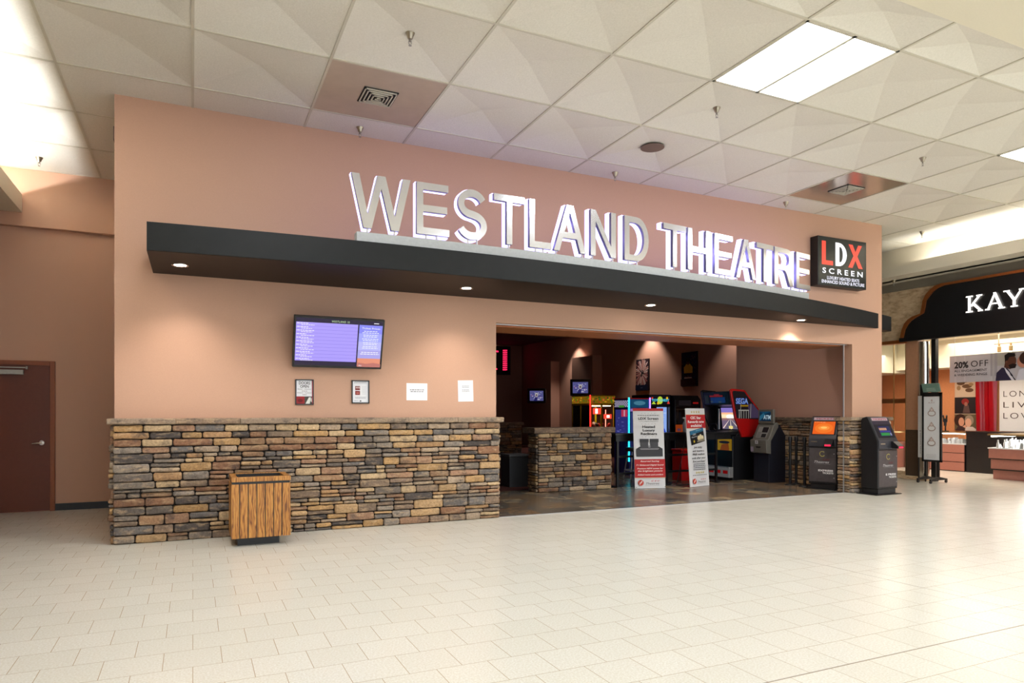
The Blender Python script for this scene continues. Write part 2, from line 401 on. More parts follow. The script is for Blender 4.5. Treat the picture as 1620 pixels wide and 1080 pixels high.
def ledge(mb, O, U, N, width, height, seed, ends=True):
    rd = random.Random(seed); O, U, N = Vector(O), Vector(U), Vector(N); V = Vector((0, 0, 1)); v = 0.0
    def put(a, b, c, d):
        p = rd.choice(PAL); k = rd.uniform(.82, 1.12); col = tuple(min(1, lin(x) * k) for x in p) + (1,)
        one_stone(mb, O, U, V, N, a, b, c, d, rd.uniform(.022, .05), rd, col)
    hs = []
    while height - v > 0.13: h = rd.uniform(.07, .118); hs.append(h); v += h
    hs.append(height - v); v = 0
    for h in hs:
        x = 0.0
        while x < width - 1e-4:
            L = rd.uniform(.18, .60)
            if width - x - L < .12: L = width - x
            if h > .088 and rd.random() < .5:
                sp = rd.uniform(.38, .62)
                for (a, b) in ((0, sp), (sp, 1)):
                    y = x
                    while y < x + L - 1e-4:
                        l2 = rd.uniform(.12, .36)
                        if x + L - y - l2 < .09: l2 = x + L - y
                        put(y, y + l2, v + h * a, v + h * b); y += l2
            elif L > .42:
                m = rd.uniform(.4, .6) * L; put(x, x + m, v, v + h); put(x + m, x + L, v, v + h)
            else: put(x, x + L, v, v + h)
            x += L
        v += h
def cap_stone(mb, x0, x1, y0, y1, z0, z1, rd, step=0.62):
    x = x0; n = max(1, round((x1 - x0) / step)); l = (x1 - x0) / n
    for k in range(n):
        p = rd.choice([(146, 124, 104), (128, 108, 92), (158, 138, 118), (118, 102, 88)]); col = tuple(lin(c) for c in p) + (1,)
        a, b = x0 + k * l + .003, x0 + (k + 1) * l - .003; m = 7; rows = []
        for (dy, z) in ((0.012, z0), (0.0, z0 + .012), (0.0, z1 - .012), (0.014, z1)):
            rows.append([(a + (b - a) * i / m, y0 + dy + rd.uniform(-.005, .005), z + rd.uniform(-.002, .002)) for i in range(m + 1)])
        back = [[(a + (b - a) * i / m, y1, z) for i in range(m + 1)] for z in (z1, z0)]
        allr = rows + back; vs = [p2 for r in allr for p2 in r]; W = m + 1; fs = []
        for r in range(len(allr)):
            r2 = (r + 1) % len(allr)
            for i in range(m): fs.append((r * W + i, r * W + i + 1, r2 * W + i + 1, r2 * W + i))
        fs.append(tuple(r * W for r in range(len(allr)))); fs.append(tuple(r * W + m for r in range(len(allr)))[::-1])
        mb.add(vs, fs, 0, col, False)

# ================================================================== THE SETTING
H = 4.862; YF = 8.51; YB = 11.75
# floor of the concourse (runs on under the shop), slate entry, lobby carpet
f = MB(); f.box(-6, 26, -9, 8.43, -0.1, 0); f.box(-6, -0.6, 8.43, 12.2, -0.1, 0); f.box(11.2, 26, 8.43, 13, -0.1, 0); struct('floor', f, M['floor'])
f = MB(); f.box(-0.6, 11.2, 8.47, 11.2, -0.1, 0.0); f.box(7.05, 11.2, 11.2, 13.6, -0.1, 0.0); struct('floor_entry', f, M['slate'])
f = MB(); f.box(-0.6, 7.05, 11.2, 30, -0.1, 0); f.box(7.05, 16, 13.6, 30, -0.1, 0.0); struct('floor_lobby', f, M['carpet'])
f = MB(); f.box(3.75, 10.48, 8.43, 8.47, -0.1, 0.004); struct('trim_1', f, M['alu'])

# theatre front wall: solid piece, header over the opening, right pier
w = MB()
w.box(-0.768, 3.74, YF, 8.75, 0, H); w.box(3.74, 10.714, YF, 8.75, 2.64, H); w.box(10.714, 11.502, YF, 8.67, 0, H)
w.box(-0.768, -0.55, 8.75, YB, 0, H)
struct('wall_front', w, M['salmon'])
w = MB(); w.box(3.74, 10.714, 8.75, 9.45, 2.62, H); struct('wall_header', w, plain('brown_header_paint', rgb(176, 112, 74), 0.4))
w = MB(); w.box(3.74, 10.70, 8.60, 8.63, 2.628, 2.641); w.box(10.452, 10.464, 8.47, 8.49, 0, 2.628); struct('trim_2', w, M['alu'])
# right jamb, set back behind the stone end
# lobby walls
w = MB(); w.box(11.0, 11.2, 8.67, 11.5, 0, 4.45); struct('wall_right', w, M['salmon_dark'])
w = MB(); w.box(11.0, 13.8, 11.5, 11.69, 0, H + .1); w.box(13.6, 13.8, 11.69, 28.2, 0, 4.45); struct('wall_lobby_side', w, M['salmon_dark'])
w = MB(); w.box(13.2, 13.6, 21.3, 22.8, 0, 3.5); w.box(13.2, 13.6, 24.5, 26.0, 0, 3.5); struct('wall_pilasters', w, M['salmon_dark'])
w = MB(); w.box(-0.8, 13.8, 28.0, 28.2, 0, 4.45); w.box(-0.8, -0.6, YB, 28, 0, 4.45); struct('wall_lobby_back', w, M['salmon_dark'])
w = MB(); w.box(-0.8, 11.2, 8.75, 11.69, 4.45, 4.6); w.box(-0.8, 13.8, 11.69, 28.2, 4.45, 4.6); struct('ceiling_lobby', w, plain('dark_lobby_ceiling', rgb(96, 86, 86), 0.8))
# recessed back wall at the left, its upper part standing proud
w = MB(); w.box(-6, -0.5, YB, 11.95, 0, 4.05); w.box(-6, -0.5, 11.65, 11.95, 4.05, H); struct('wall_back', w, M['salmon'])
w = MB(); w.box(-1.80, -0.75, 11.735, YB, 0, 0.10); struct('baseboard_back', w, M['black_base'])
w = MB(); w.box(-6, -2.18, -9, 11.65, 4.238, 4.28); w.box(-2.22, -2.18, -9, 11.65, 4.28, 4.489); struct('trim_3', w, M['cream_drywall'])
w = MB(); w.box(-3.2, -3.1, -9, 12, 0, 4.238); w.box(-6.1, -6, -9, 12, 4.2, H + .1); struct('wall_left_light_block', w, plain('brown_light_block', rgb(112, 84, 70), 0.6))  # unseen dark wall added to cut the light reaching the door recess

# door
d = MB(); d.box(-2.86, -1.862, 11.72, 11.77, 0.01, 2.09); dr = struct('door_1', d, M['door_paint'])
d = MB(); d.box(-1.862, -1.80, 11.70, 11.80, 0, 2.155); d.box(-2.92, -2.86, 11.70, 11.80, 0, 2.155); d.box(-2.86, -1.862, 11.70, 11.80, 2.09, 2.155); d.build('door_frame', M['frame_paint'], dr, .004)
h = MB(); h.cyl((-1.955, 11.675, 0.985), 0.034, 0.03, 'y', 20); h.cyl((-1.955, 11.655, 0.985), 0.017, 0.03, 'y'); h.tube([(-1.955, 11.66, .985), (-2.0, 11.655, .983), (-2.07, 11.66, .978)], [.014, .012, .009]); h.build('door_handle', M['chrome'], dr)
h = MB(); h.box(-2.75, -2.17, 11.66, 11.70, 1.955, 2.02); h.box(-2.55, -2.12, 11.675, 11.69, 2.045, 2.062); h.cyl((-2.13, 11.67, 2.03), .015, .04, 'z'); h.build('door_closer', M['closer'], dr, .003)

# stone facing along the foot of the front wall
rd = random.Random(5)
s = MB(); s.box(-0.76, 3.735, 8.44, 8.52, 0, 1.29, 1)
ledge(s, (-0.778, 8.44, 0.0), (1, 0, 0), (0, -1, 0), 4.53, 1.285, 11)
ledge(s, (-0.775, 8.9, 0), (0, -1, 0), (-1, 0, 0), .46, 1.285, 4)
ledge(s, (3.735, 8.44, 0), (0, 1, 0), (1, 0, 0), .34, 1.285, 9)
cap_stone(s, -0.83, 3.80, 8.375, 8.86, 1.288, 1.354, rd)
struct('trim_4', s, [M['stone'], M['mortar']])
# stone at the right pier and its corner
s = MB(); s.box(10.52, 11.50, 8.36, 8.52, 0, 1.27, 1); s.box(10.52, 10.72, 8.36, 8.66, 0, 1.27, 1)
ledge(s, (10.47, 8.365, 0), (1, 0, 0), (0, -1, 0), 1.04, 1.27, 21)
ledge(s, (10.50, 8.62, 0), (0, -1, 0), (-1, 0, 0), .25, 1.27, 33)
cap_stone(s, 10.43, 11.53, 8.30, 8.53, 1.27, 1.335, rd); cap_stone(s, 10.43, 10.72, 8.53, 8.66, 1.27, 1.335, rd)
struct('trim_5', s, [M['stone'], M['mortar']])
# stone along the lobby's right wall
s = MB(); s.box(10.97, 11.02, 8.8, 11.69, 0, 1.26, 1)
ledge(s, (10.975, 11.69, 0), (0, -1, 0), (-1, 0, 0), 2.85, 1.255, 41); s.box(10.90, 11.0, 8.8, 11.69, 1.255, 1.32, 0, rgb(110, 96, 84)); struct('trim_6', s, [M['stone'], M['mortar']])

# ------------------------------------------------------------------ tiled ceiling, 4 ft pyramidal coffers
T = 1.22; Y0 = 7.98
ct = MB(); gr = MB(); LIGHTS = {(4, 2), (8, 2), (0, 2), (-4, 2)}; VENTS = {(1, 0), (7, 0)}
def cell(i, k): return i * T, (i + 1) * T, Y0 - (k + 1) * T, Y0 - k * T
b_ = 0.012
for i in range(-5, 10):
    for k in range(-4, 4):
        if (i, k) in LIGHTS or (i, k) in VENTS: continue
        x0, x1, y0, y1 = cell(i, k); y0 = max(y0, 3.79)
        flatc = False
        if k < 0:
            if i == -1 or i < -5: flatc = True; 
            if i >= 0: 
                if k == -1: flatc = True
                else: continue
            if k == -1 and -1 < i: y1 = 8.52
            if k == -4: continue
            if k == -3 and i < 0: flatc = True; y1 = 11.66
        if i == -1 and k == -1: ct.add([(-0.5, y0, H), (-0.5, 8.52, H), (0, 8.52, H), (0, y0, H)], [(0, 1, 2, 3)])
        if i == -1 and k < 0: x1 = -0.5
        if k == 3: y0 = 3.79
        if flatc: ct.add([(x0, y0, H), (x0, y1, H), (x1, y1, H), (x1, y0, H)], [(0, 1, 2, 3)])
        else:
            a = b_; cx, cy = (x0 + x1) / 2, (y0 + y1) / 2
            ct.add([(x0, y0, H), (x0, y1, H), (x1, y1, H), (x1, y0, H), (x0 + a, y0 + a, H + .004), (x0 + a, y1 - a, H + .004), (x1 - a, y1 - a, H + .004), (x1 - a, y0 + a, H + .004), (cx, cy, H + .085)],
                   [(0, 1, 5, 4), (1, 2, 6, 5), (2, 3, 7, 6), (3, 0, 4, 7), (4, 5, 8), (5, 6, 8), (6, 7, 8), (7, 4, 8)])
# flat border panels at the right, towards the shop
for k in range(-2, 4):
    y0, y1 = max(3.79, Y0 - (k + 1) * T), Y0 - k * T
    ct.add([(12.2, y0, H), (12.2, y1, H), (13.45, y1, H), (13.45, y0, H)], [(0, 1, 2, 3)])
ct.box(11.5, 12.2, 8.53, 12.6, H, H + .02)
ct.box(12.2, 13.45, 10.42, 12.6, H, H + .02)
ct.box(-6, 13.5, 3.5, 12.6, H + .12, H + .2)
struct('ceiling', ct, M['tile'])
# smooth plaster part nearer the camera
ct = MB(); ct.box(-6, 16, -9, 3.79, H - .012, H + .1)
o = struct('ceiling_plaster', ct, M['cream_drywall'])
gw = .013
for i in range(-4, 12):
    x = i * T
    gr.box(x - gw, x + gw, 3.80, (8.52 if 0 <= i <= 9 else (11.64 if i < 0 else 9.2)), H - .006, H + .006)
for k in range(-3, 4):
    y = Y0 - k * T
    if k >= 0: gr.box(-6, 13.44, y - gw, y + gw, H - .005, H + .006)
    else: gr.box(-6, -0.77, y - gw, y + gw, H - .005, H + .006)
gr.box(11.5, 13.44, 9.2 - gw, 9.2 + gw, H - .005, H + .006)
struct('trim_7', gr, M['grid'])
# light shelf and bulkhead over the shop front at the right
w = MB(); w.box(13.45, 13.6, -9, 11.4, 4.21, H + .1); struct('wall_cove', w, M['beige_fascia'])
w = MB(); w.box(13.05, 13.45, -9, 11.4, 4.21, 4.25); w.box(13.05, 13.09, -9, 11.4, 4.25, 4.44); w.box(13.45, 13.8, -9, 11.4, 4.21, 4.25); struct('trim_8', w, M['beige_fascia'])
w = MB(); w.box(13.80, 13.95, -9, 12.6, 4.04, 4.3); struct('trim_9', w, M['taupe'])

# ------------------------------------------------------------------ ceiling fittings
def ceiling_light(i, k, label):
    x0, x1, y0, y1 = cell(i, k); t = thing('ceiling_light', label, 'ceiling light', ((x0 + x1) / 2, (y0 + y1) / 2, H), 0, 'fluorescent ceiling lights')
    a = T / 2; m = MB()
    for (p, q, r_, s_) in ((-a, a, -a, -a + .03), (-a, a, a - .03, a), (-a, -a + .03, -a, a), (a - .03, a, -a, a), (-.02, .02, -a, a)): m.box(p, q, r_, s_, -.008, .06)
    m.box(-a, a, -a, a, .06, .08); m.build('frame', M['grid'], t)
    for sx in (-1, 1):
        m = MB(); m.box(min(sx * .02, sx * (a - .03)), max(sx * .02, sx * (a - .03)), -a + .03, a - .03, .004, .012); m.build('diffuser', M['troffer'], t)
ceiling_light(4, 2, 'large square fluorescent ceiling light with two bright panels above the letters')
ceiling_light(8, 2, 'fluorescent ceiling light cut off by the right edge of the photo')
def troffer_out(x, y):
    t = thing('ceiling_light', 'fluorescent ceiling light out of the picture behind or beside the camera', 'ceiling light', (x, y, H - .02), 0, 'fluorescent ceiling lights outside the picture')
    m = MB(); m.box(-.6, .6, -.6, .6, 0, .02); m.build('diffuser', M['troffer'], t)
for (x, y) in ((0.6, 4.93), (0.6, 0.2), (5.5, 0.2), (10.4, 0.2), (5.5, -4.6), (10.4, -4.6)): troffer_out(x, y)
def vent(i, k, label, mat):
    x0, x1, y0, y1 = cell(i, k); t = thing('ceiling_vent', label, 'ceiling vent', ((x0 + x1) / 2, (y0 + y1) / 2, H), 0, 'air vents in metal ceiling panels')
    a = T / 2 - .013; m = MB(); m.box(-a, a, -a, a, 0, .012); m.build('panel', mat, t, .003)
    m = MB(); m.box(-.185, .185, -.185, .185, -.008, .0, 0)
    g = MB()
    for q in range(5):
        r_ = .175 - q * .036; z = -.010 - .004 * q; wd = .013
        for (p0, p1, p2, p3) in ((-r_, r_, -r_, -r_ + wd), (-r_, r_, r_ - wd, r_), (-r_, -r_ + wd, -r_, r_), (r_ - wd, r_, -r_, r_)): g.box(p0, p1, p2, p3, z - .008, z + .004)
    m.build('void', M['vent_dark'], t); g.build('louvre', M['grid'], t)
vent(1, 0, 'square air vent in a matt grey-beige ceiling panel above the letter W', M['vent_panel'])
vent(7, 0, 'square air vent in a shiny metal ceiling panel above the black box sign', plain('shiny_metal_panel', rgb(200, 186, 168), 0.2, 0.7, nscale=4, namt=0.06))
def sprinkler(x, y, z, label):
    t = thing('sprinkler', label, 'sprinkler', (x, y, z + .003), 0, 'ceiling sprinklers')
    m = MB(); m.lathe([(.045, 0), (.044, -.008), (.03, -.035), (.026, -.05), (.02, -.062)], seg=18); m.cyl((0, 0, 0), .014, .125, 'z', 8); m.build('escutcheon', M['nickel'], t)
    m = MB(); m.cyl((0, 0, -.085), .010, .03, seg=10); m.tube([(-.012, 0, -.075), (-.014, 0, -.1), (0, 0, -.118)], .003, 6); m.tube([(.012, 0, -.075), (.014, 0, -.1), (0, 0, -.118)], .003, 6); m.cyl((0, 0, -.122), .015, .003, seg=12); m.build('head', M['closer'], t)
HC = H + .083
for (x, y, z, l) in ((1.83, 6.15, HC, 'sprinkler in the coffer between the top edge and the matt vent panel'), (5.49, 6.15, HC, 'sprinkler in the coffer below left of the big ceiling light'), (9.15, 6.15, HC, 'sprinkler in the coffer to the right of the shiny vent panel'),
                  (1.83, 8.25, H, 'sprinkler close to the front wall just left of the letter E'), (5.49, 8.25, H, 'sprinkler close to the front wall above the letter N'), (8.80, 8.23, H, 'sprinkler close to the front wall above the last letters of the sign'),
                  (-1.88, 11.06, H, 'sprinkler in the brightly lit ceiling over the door recess at far left'), (12.58, 8.47, H, 'sprinkler in the brightly lit ceiling at the far right'), (13.42, 9.65, 4.21, 'sprinkler under the bulkhead beside the black shop fascia'), (-2.2 + .02, 9.2, H, 'sprinkler cut off by the left edge of the photo')):
    sprinkler(x, y, z, l)
m = MB(); m.lathe([(.155, -.004), (.155, .0), (.12, .012), (.1, .004), (.06, .01), (.03, .002), (.005, .008)][::-1], seg=28)
o = m.build('ceiling_speaker', M['speaker'], None, 0, (5.49, 7.37, H + .046)); tag(o, 'round brown ceiling speaker in the coffer above the letters', 'speaker')

# cove lamps (tubes behind the shelves)
def cove(name, x, y0, y1, z, label, mt):
    m = MB(); m.cyl((x, y0, z), .02, y1 - y0, 'y', 10); o = m.build(name, M[mt]); tag(o, label, 'lamp')
cove('cove_lamp', -2.55, 3.0, 11.2, 4.34, 'long tube lamp hidden on the shelf at the far left of the hall', 'cove_lamp_left')
cove('cove_lamp', 13.26, -3.0, 8.9, 4.31, 'long tube lamp hidden in the cove above the jewellery shop', 'cove_lamp')

# ================================================================== CANOPY
def arc(x): return 7.20 + 0.0165 * (x - 2.5) ** 2
XS = [-0.397 + (12.02 + 0.397) * k / 40 for k in range(41)]
cn = thing('canopy', 'long curved charcoal canopy across the salmon front wall', 'canopy', (0, 0, 2.962))
def slab(z0, z1, front, back, xs, mi=0, mb=None):
    m = mb or MB(); n = len(xs); v = []
    for x in xs: v += [(x, front(x), z0), (x, back(x), z0), (x, back(x), z1), (x, front(x), z1)]
    fs = [(3, 2, 1, 0)] + [((n - 1) * 4, (n - 1) * 4 + 1, (n - 1) * 4 + 2, (n - 1) * 4 + 3)]
    for i in range(n - 1):
        for q in range(4): fs.append((i * 4 + q, i * 4 + (q + 1) % 4, (i + 1) * 4 + (q + 1) % 4, (i + 1) * 4 + q))
    m.add(v, fs, mi); return m
def bk(x): return max(YF, arc(x) + .02) if x < 11.5 else 8.86
slab(0, .27, arc, bk, XS).build('fascia', M['canopy'], cn)
slab(-.004, .0, lambda x: arc(x) + .012, lambda x: max(YF, arc(x) + .02) if x < 11.5 else 8.84, XS).build('soffit', M['canopy_soffit'], cn)
xr = [1.575 + (8.99 - 1.575) * k / 30 for k in range(31)]
slab(.27, .378, lambda x: arc(x) + .04, lambda x: arc(x) + .16, xr).build('letter_rail', plain('painted_rail', rgb(168, 170, 170), 0.5), cn, .004)

for (x, y, pw, l) in ((-0.12, 7.93, 28, 'leftmost round downlight under the canopy'), (3.07, 7.90, 32, 'round canopy downlight right of the screen, above the corner of the opening'), (5.95, 8.03, 38, 'round canopy downlight over the middle of the opening'), (9.19, 8.27, 46, 'rightmost round downlight under the canopy')):
    t = thing('downlight', l, 'downlight', (x, y, 2.957), 0, 'downlights under the canopy')
    m = MB(); m.lathe([(.082, .002), (.082, -.008), (.064, -.005), (.06, .001)], seg=28); m.build('trim_ring', M['chrome'], t)
    m = MB(); m.cyl((0, 0, -.003), .058, .002, 'z', 24); m.build('lamp', M['can_lamp'], t)
    L = bpy.data.lights.new('downlight_beam', 'SPOT'); L.energy = pw; L.color = (1, .92, .84); L.spot_size = R(118); L.spot_blend = .8; L.shadow_soft_size = .05
    lo = bpy.data.objects.new('downlight_beam', L); C.objects.link(lo); lo.parent = t; lo.location = (0, 0, -.03)

# ------------------------------------------------------------------ big letters
CXF, YAW = 810.0, R(25.06)
st = .15
def strokes_S():
    cl = []
    for a in range(20, 271, 10): cl.append((.5 + .345 * math.cos(R(a)), .715 + .21 * math.sin(R(a))))
    for a in range(80, -161, -10): cl.append((.5 + .365 * math.cos(R(a)), .285 + .21 * math.sin(R(a))))
    hw = .075; Lf, Rt = [], []
    for i, p in enumerate(cl):
        q0, q1 = cl[max(0, i - 1)], cl[min(len(cl) - 1, i + 1)]; dx, dy = q1[0] - q0[0], (q1[1] - q0[1]); l = math.hypot(dx, dy)
        nx, ny = -dy / l, dx / l; Lf.append((p[0] + nx * hw * 1.25, p[1] + ny * hw)); Rt.append((p[0] - nx * hw * 1.25, p[1] - ny * hw))
    return [Lf + Rt[::-1]]
def dshape(x0, x1, y0, y1, n=12):
    r = (y1 - y0) / 2; xr_ = min(r, (x1 - x0) * .75)
    return [(x0, y0), (x1 - xr_, y0)] + [(x1 - xr_ + xr_ * math.cos(R(a)), (y0 + y1) / 2 + r * math.sin(R(a))) for a in [-90 + 180 * k / n for k in range(1, n)]] + [(x1 - xr_, y1), (x0, y1)]
GL = {
 'W': [[(0, 1), (.13, 1), (.27, .26), (.43, 1), (.57, 1), (.73, .26), (.87, 1), (1, 1), (.80, 0), (.665, 0), (.50, .76), (.335, 0), (.20, 0)]],
 'E': [[(0, 0), (1, 0), (1, .135), (.2, .135), (.2, .44), (.93, .44), (.93, .57), (.2, .57), (.2, .865), (.97, .865), (.97, 1), (0, 1)]],
 'T': [[(0, 1), (1, 1), (1, .865), (.59, .865), (.59, 0), (.41, 0), (.41, .865), (0, .865)]],
 'L': [[(0, 1), (.23, 1), (.23, .135), (1, .135), (1, 0), (0, 0)]],
 'A': [[(0, 0), (.40, 1), (.60, 1), (1, 0), (.83, 0), (.72, .29), (.28, .29), (.17, 0)], [(.335, .42), (.665, .42), (.5, .86)]],
 'N': [[(0, 0), (0, 1), (.19, 1), (.81, .24), (.81, 1), (1, 1), (1, 0), (.81, 0), (.19, .76), (.19, 0)]],
 'D': [dshape(0, 1, 0, 1), dshape(.2, .81, .135, .865)],
 'H': [[(0, 0), (0, 1), (.19, 1), (.19, .57), (.81, .57), (.81, 1), (1, 1), (1, 0), (.81, 0), (.81, .435), (.19, .435), (.19, 0)]],
 'R': [[(0, 0), (0, 1), (.66, 1), (.80, .975), (.90, .9), (.945, .75), (.92, .61), (.83, .51), (.68, .45), (.80, .36), (1, 0), (.80, 0), (.62, .33), (.53, .41), (.19, .41), (.19, 0)], [(.19, .545), (.62, .545), (.72, .6), (.755, .7), (.72, .81), (.62, .865), (.19, .865)]],
 'S': strokes_S()}
def glyph(ch, w, h, depth, name, mat, parent, y, z0=0.0, zs=1.0, bev=0.0):
    cu = bpy.data.curves.new(name, 'CURVE'); cu.dimensions = '2D'; cu.fill_mode = 'BOTH'; cu.extrude = depth / 2
    for loop in GL[ch]:
        sp = cu.splines.new('POLY'); sp.points.add(len(loop) - 1); sp.use_cyclic_u = True
        for p, q in zip(sp.points, loop): p.co = (q[0] * w, z0 + q[1] * h * zs, 0, 1)
    tmp = bpy.data.objects.new(name, cu); me = bpy.data.meshes.new_from_object(tmp); bpy.data.objects.remove(tmp); bpy.data.curves.remove(cu)
    me.transform(Matrix.Translation((0, y, 0)) @ Matrix.Rotation(R(90), 4, 'X')); me.materials.clear()
    for m in (mat if isinstance(mat, list) else [mat]): me.materials.append(m)
    for p in me.polygons:
        p.material_index = 1 if (isinstance(mat, list) and abs(p.normal.y) < .5) else 0
    me.name = name; o = bpy.data.objects.new(name, me); C.objects.link(o); o.parent = parent; return o
M['letter_side'] = plain('violet_lit_return', rgb(150, 148, 190), 0.3, 0.3)  # violet light from the glowing backs is put into this colour
LET = [('W', 556, 649.5, 'large backlit chrome letter W at the start of the sign', 2), ('E', 659.3, 711, 'large backlit chrome letter E between W and S', 2), ('S', 721.7, 772.4, 'large backlit chrome letter S', 2), ('T', 781.7, 830, 'large backlit chrome letter T between S and L', 1),
       ('L', 838, 872.5, 'large backlit chrome letter L', 2), ('A', 876.4, 926.9, 'large backlit chrome letter A between L and N', 2), ('N', 934.8, 974.4, 'large backlit chrome letter N', 2), ('D', 988.3, 1026.4, 'large backlit chrome letter D', 2),
       ('T', 1050, 1085.3, 'large backlit chrome letter T that begins the second word', 1), ('H', 1088.5, 1123.6, 'large backlit chrome letter H', 2), ('E', 1131, 1160, 'large backlit chrome letter E between H and A', 2), ('A', 1165, 1196, 'large backlit chrome letter A in the second word, between E and T', 2),
       ('T', 1197.5, 1223.6, 'large backlit chrome letter T between A and R', 1), ('R', 1225.5, 1256, 'large backlit chrome letter R', 2), ('E', 1260, 1282, 'last large backlit chrome letter E at the right end of the sign', 2)]
def on_arc(px):
    """where a bearing taken from the photograph meets the curved line the letters stand on"""
    t = (px - CXF) / 1080.0; dx, dy = t * math.cos(YAW) + math.sin(YAW), -t * math.sin(YAW) + math.cos(YAW); k = 8.0
    for _ in range(30): k = (arc(dx * k) + .07) / dy
    return Vector((dx * k, dy * k, 0))
for ch, a, b2, lab, npost in LET:
    p, q = on_arc(a), on_arc(b2); w_ = (q - p).length; ang = math.atan2(q.y - p.y, q.x - p.x)
    t = thing('sign_letter', lab, 'letter', (p.x, p.y, 3.34), ang, 'illuminated letters of the theatre sign')
    glyph(ch, w_, .575, .045, 'face', [M['letter_face'], M['letter_side']], t, .0225, .055)
    glyph(ch, w_, .575, .075, 'glowing_back', M['letter_glow'], t, .098, .045, 1.045)
    xs_ = {'W': (.27, .73), 'E': (.3, .62), 'S': (.38, .66), 'T': (.5,), 'L': (.3, .65), 'A': (.09, .91), 'N': (.1, .9), 'D': (.2, .55), 'H': (.1, .9), 'R': (.1, .9)}[ch]
    for u in xs_: MB().cyl((u * w_, .0225, 0), .011, .06 if ch != 'S' else .075, 'z', 10).build('post', M['post_metal'], t)

# ------------------------------------------------------------------ LDX box sign
t = thing('wall_sign', 'black illuminated box sign with red and white capitals on the salmon wall', 'sign', (9.673, 8.35, 3.60))
m = MB(); m.box(0, 1.204, 0, .16, 0, .845); m.build('housing', M['black_metal'], t, .004)
A = Art(); A.step = .0012
A.poly(rect(.02, 1.184, .02, .825), (56, 64, 58), .35)
A.polys([[(.09, .36), (.09, .765), (.185, .765), (.185, .435), (.36, .435), (.36, .36)]], (255, 74, 56), 1.3)
A.polys([dshape(.42, .70, .36, .765)], (250, 248, 255), 1.6); A.polys([dshape(.515, .60, .43, .695)], (64, 70, 66), .35)
A.polys([[(.735, .36), (.865, .57), (.745, .765), (.845, .765), (.915, .64), (.985, .765), (1.08, .765), (.965, .57), (1.10, .36), (.995, .36), (.915, .495), (.84, .36)]], (255, 74, 56), 1.3)
A.text('SCREEN', .60, .215, .092, (246, 246, 255), bold=.018, width=1.0, space=1.6, emit=1.5)
A.text('LUXURY HEATED SEATS', .61, .115, .055, (240, 240, 255), bold=.016, width=.80, emit=1.3)
A.text('ENHANCED SOUND & PICTURE', .61, .045, .055, (240, 240, 255), bold=.016, width=1.06, emit=1.3)
A.build('sign_face', t, (0, -.001, 0))

# ------------------------------------------------------------------ showtimes screen
t = thing('display_screen', 'wall-mounted flat screen showing a violet showtimes list', 'screen', (1.594, 8.43, 1.955))
tb = bpy.data.objects.new('mount', MB().box(-.2, .2, .0, .09, .15, .45).mesh('mount', M['black_metal'])); C.objects.link(tb); tb.parent = t
tilt = R(18)
def scr(mb, name, mats, bev=0): return mb.build(name, mats, t, bev, (0, -.035, 0), (tilt, 0, 0))
m = MB(); m.box(-.532, .532, -.0, .055, 0, .618); scr(m, 'bezel', M['black_plastic'], .006)
A = Art(emit=1.0, step=.0006)
A.poly(rect(-.508, .508, .03, .595), (40, 30, 58)); A.poly(rect(-.508, .21, .085, .545), (176, 160, 255))
for k in range(5): A.poly(rect(.225, .508, .03 + k * .103, .03 + (k + 1) * .103 + .001), [(236, 150, 120), (176, 170, 240), (190, 190, 252), (168, 172, 255), (140, 142, 250)][k])
A.polys([rect(-.508, .21, .083 + .042 * k, .086 + .042 * k) for k in range(11)], (138, 122, 226))
A.text('WESTLAND 10', .0, .558, .024, (216, 246, 190), bold=.0, width=.21, space=1.2); A.polys([rect(.40, .46, .565, .575)], (240, 240, 250))
for k in range(11):
    A.lines(-.50, -.36 + .03 * (k % 3), .085 + .042 * (10.55 - k), 1, .02, .009, (246, 240, 255), k, 'l'); A.lines(-.45, -.28, .085 + .042 * (10.12 - k), 1, .02, .008, (246, 240, 255), k + 30, 'l')
A.text('Ticket Prices', .365, .50, .022, (255, 255, 255), bold=.008, width=.22, space=1.1)
for k in range(5): A.lines(.26, .47, .47 - k * .047, 2, .02, .009, (240, 242, 255), 60 + k)
A.lines(.235, .50, .21, 2, .022, .009, (250, 250, 255), 80); A.poly([(.225, .03), (.225, .085), (.33, .07), (.42, .085), (.508, .07), (.508, .03)], (196, 120, 110)); A.text('ALL', .26, .04, .018, (255, 255, 255))
scr(A.mb, 'display', A.mats)

# ------------------------------------------------------------------ notices on the wall
def notice(x0, x1, z0, z1, name, lab, cat, framed, fn, rot=0, group=None):
    t = thing(name, lab, cat, ((x0 + x1) / 2, YF, z0), 0, group); w_, h_ = (x1 - x0) / 2, z1 - z0
    if framed:
        m = MB()
        for (a, b3, c, d_) in ((-w_, w_, 0, .012), (-w_, w_, h_ - .012, h_), (-w_, -w_ + .012, 0, h_), (w_ - .012, w_, 0, h_)): m.box(a, b3, -.022, 0, c, d_)
        m.build('frame', M['black_plastic'], t)
        i = .012; A = Art(); A.y = -.006; A.poly(rect(-w_ + i, w_ - i, i, h_ - i), (236, 236, 240))
    else:
        MB().box(-w_, w_, -.0008, .003, 0, h_).build('backing_sheet', M['white_paper'], t, 0, (0, 0, 0), (0, rot, 0)); A = Art(); A.y = -.0009; A.poly(rect(-w_, w_, 0, h_), (238, 238, 242))
    fn(A, w_, h_); A.build('sheet', t, (0, 0, 0), (0, rot, 0))
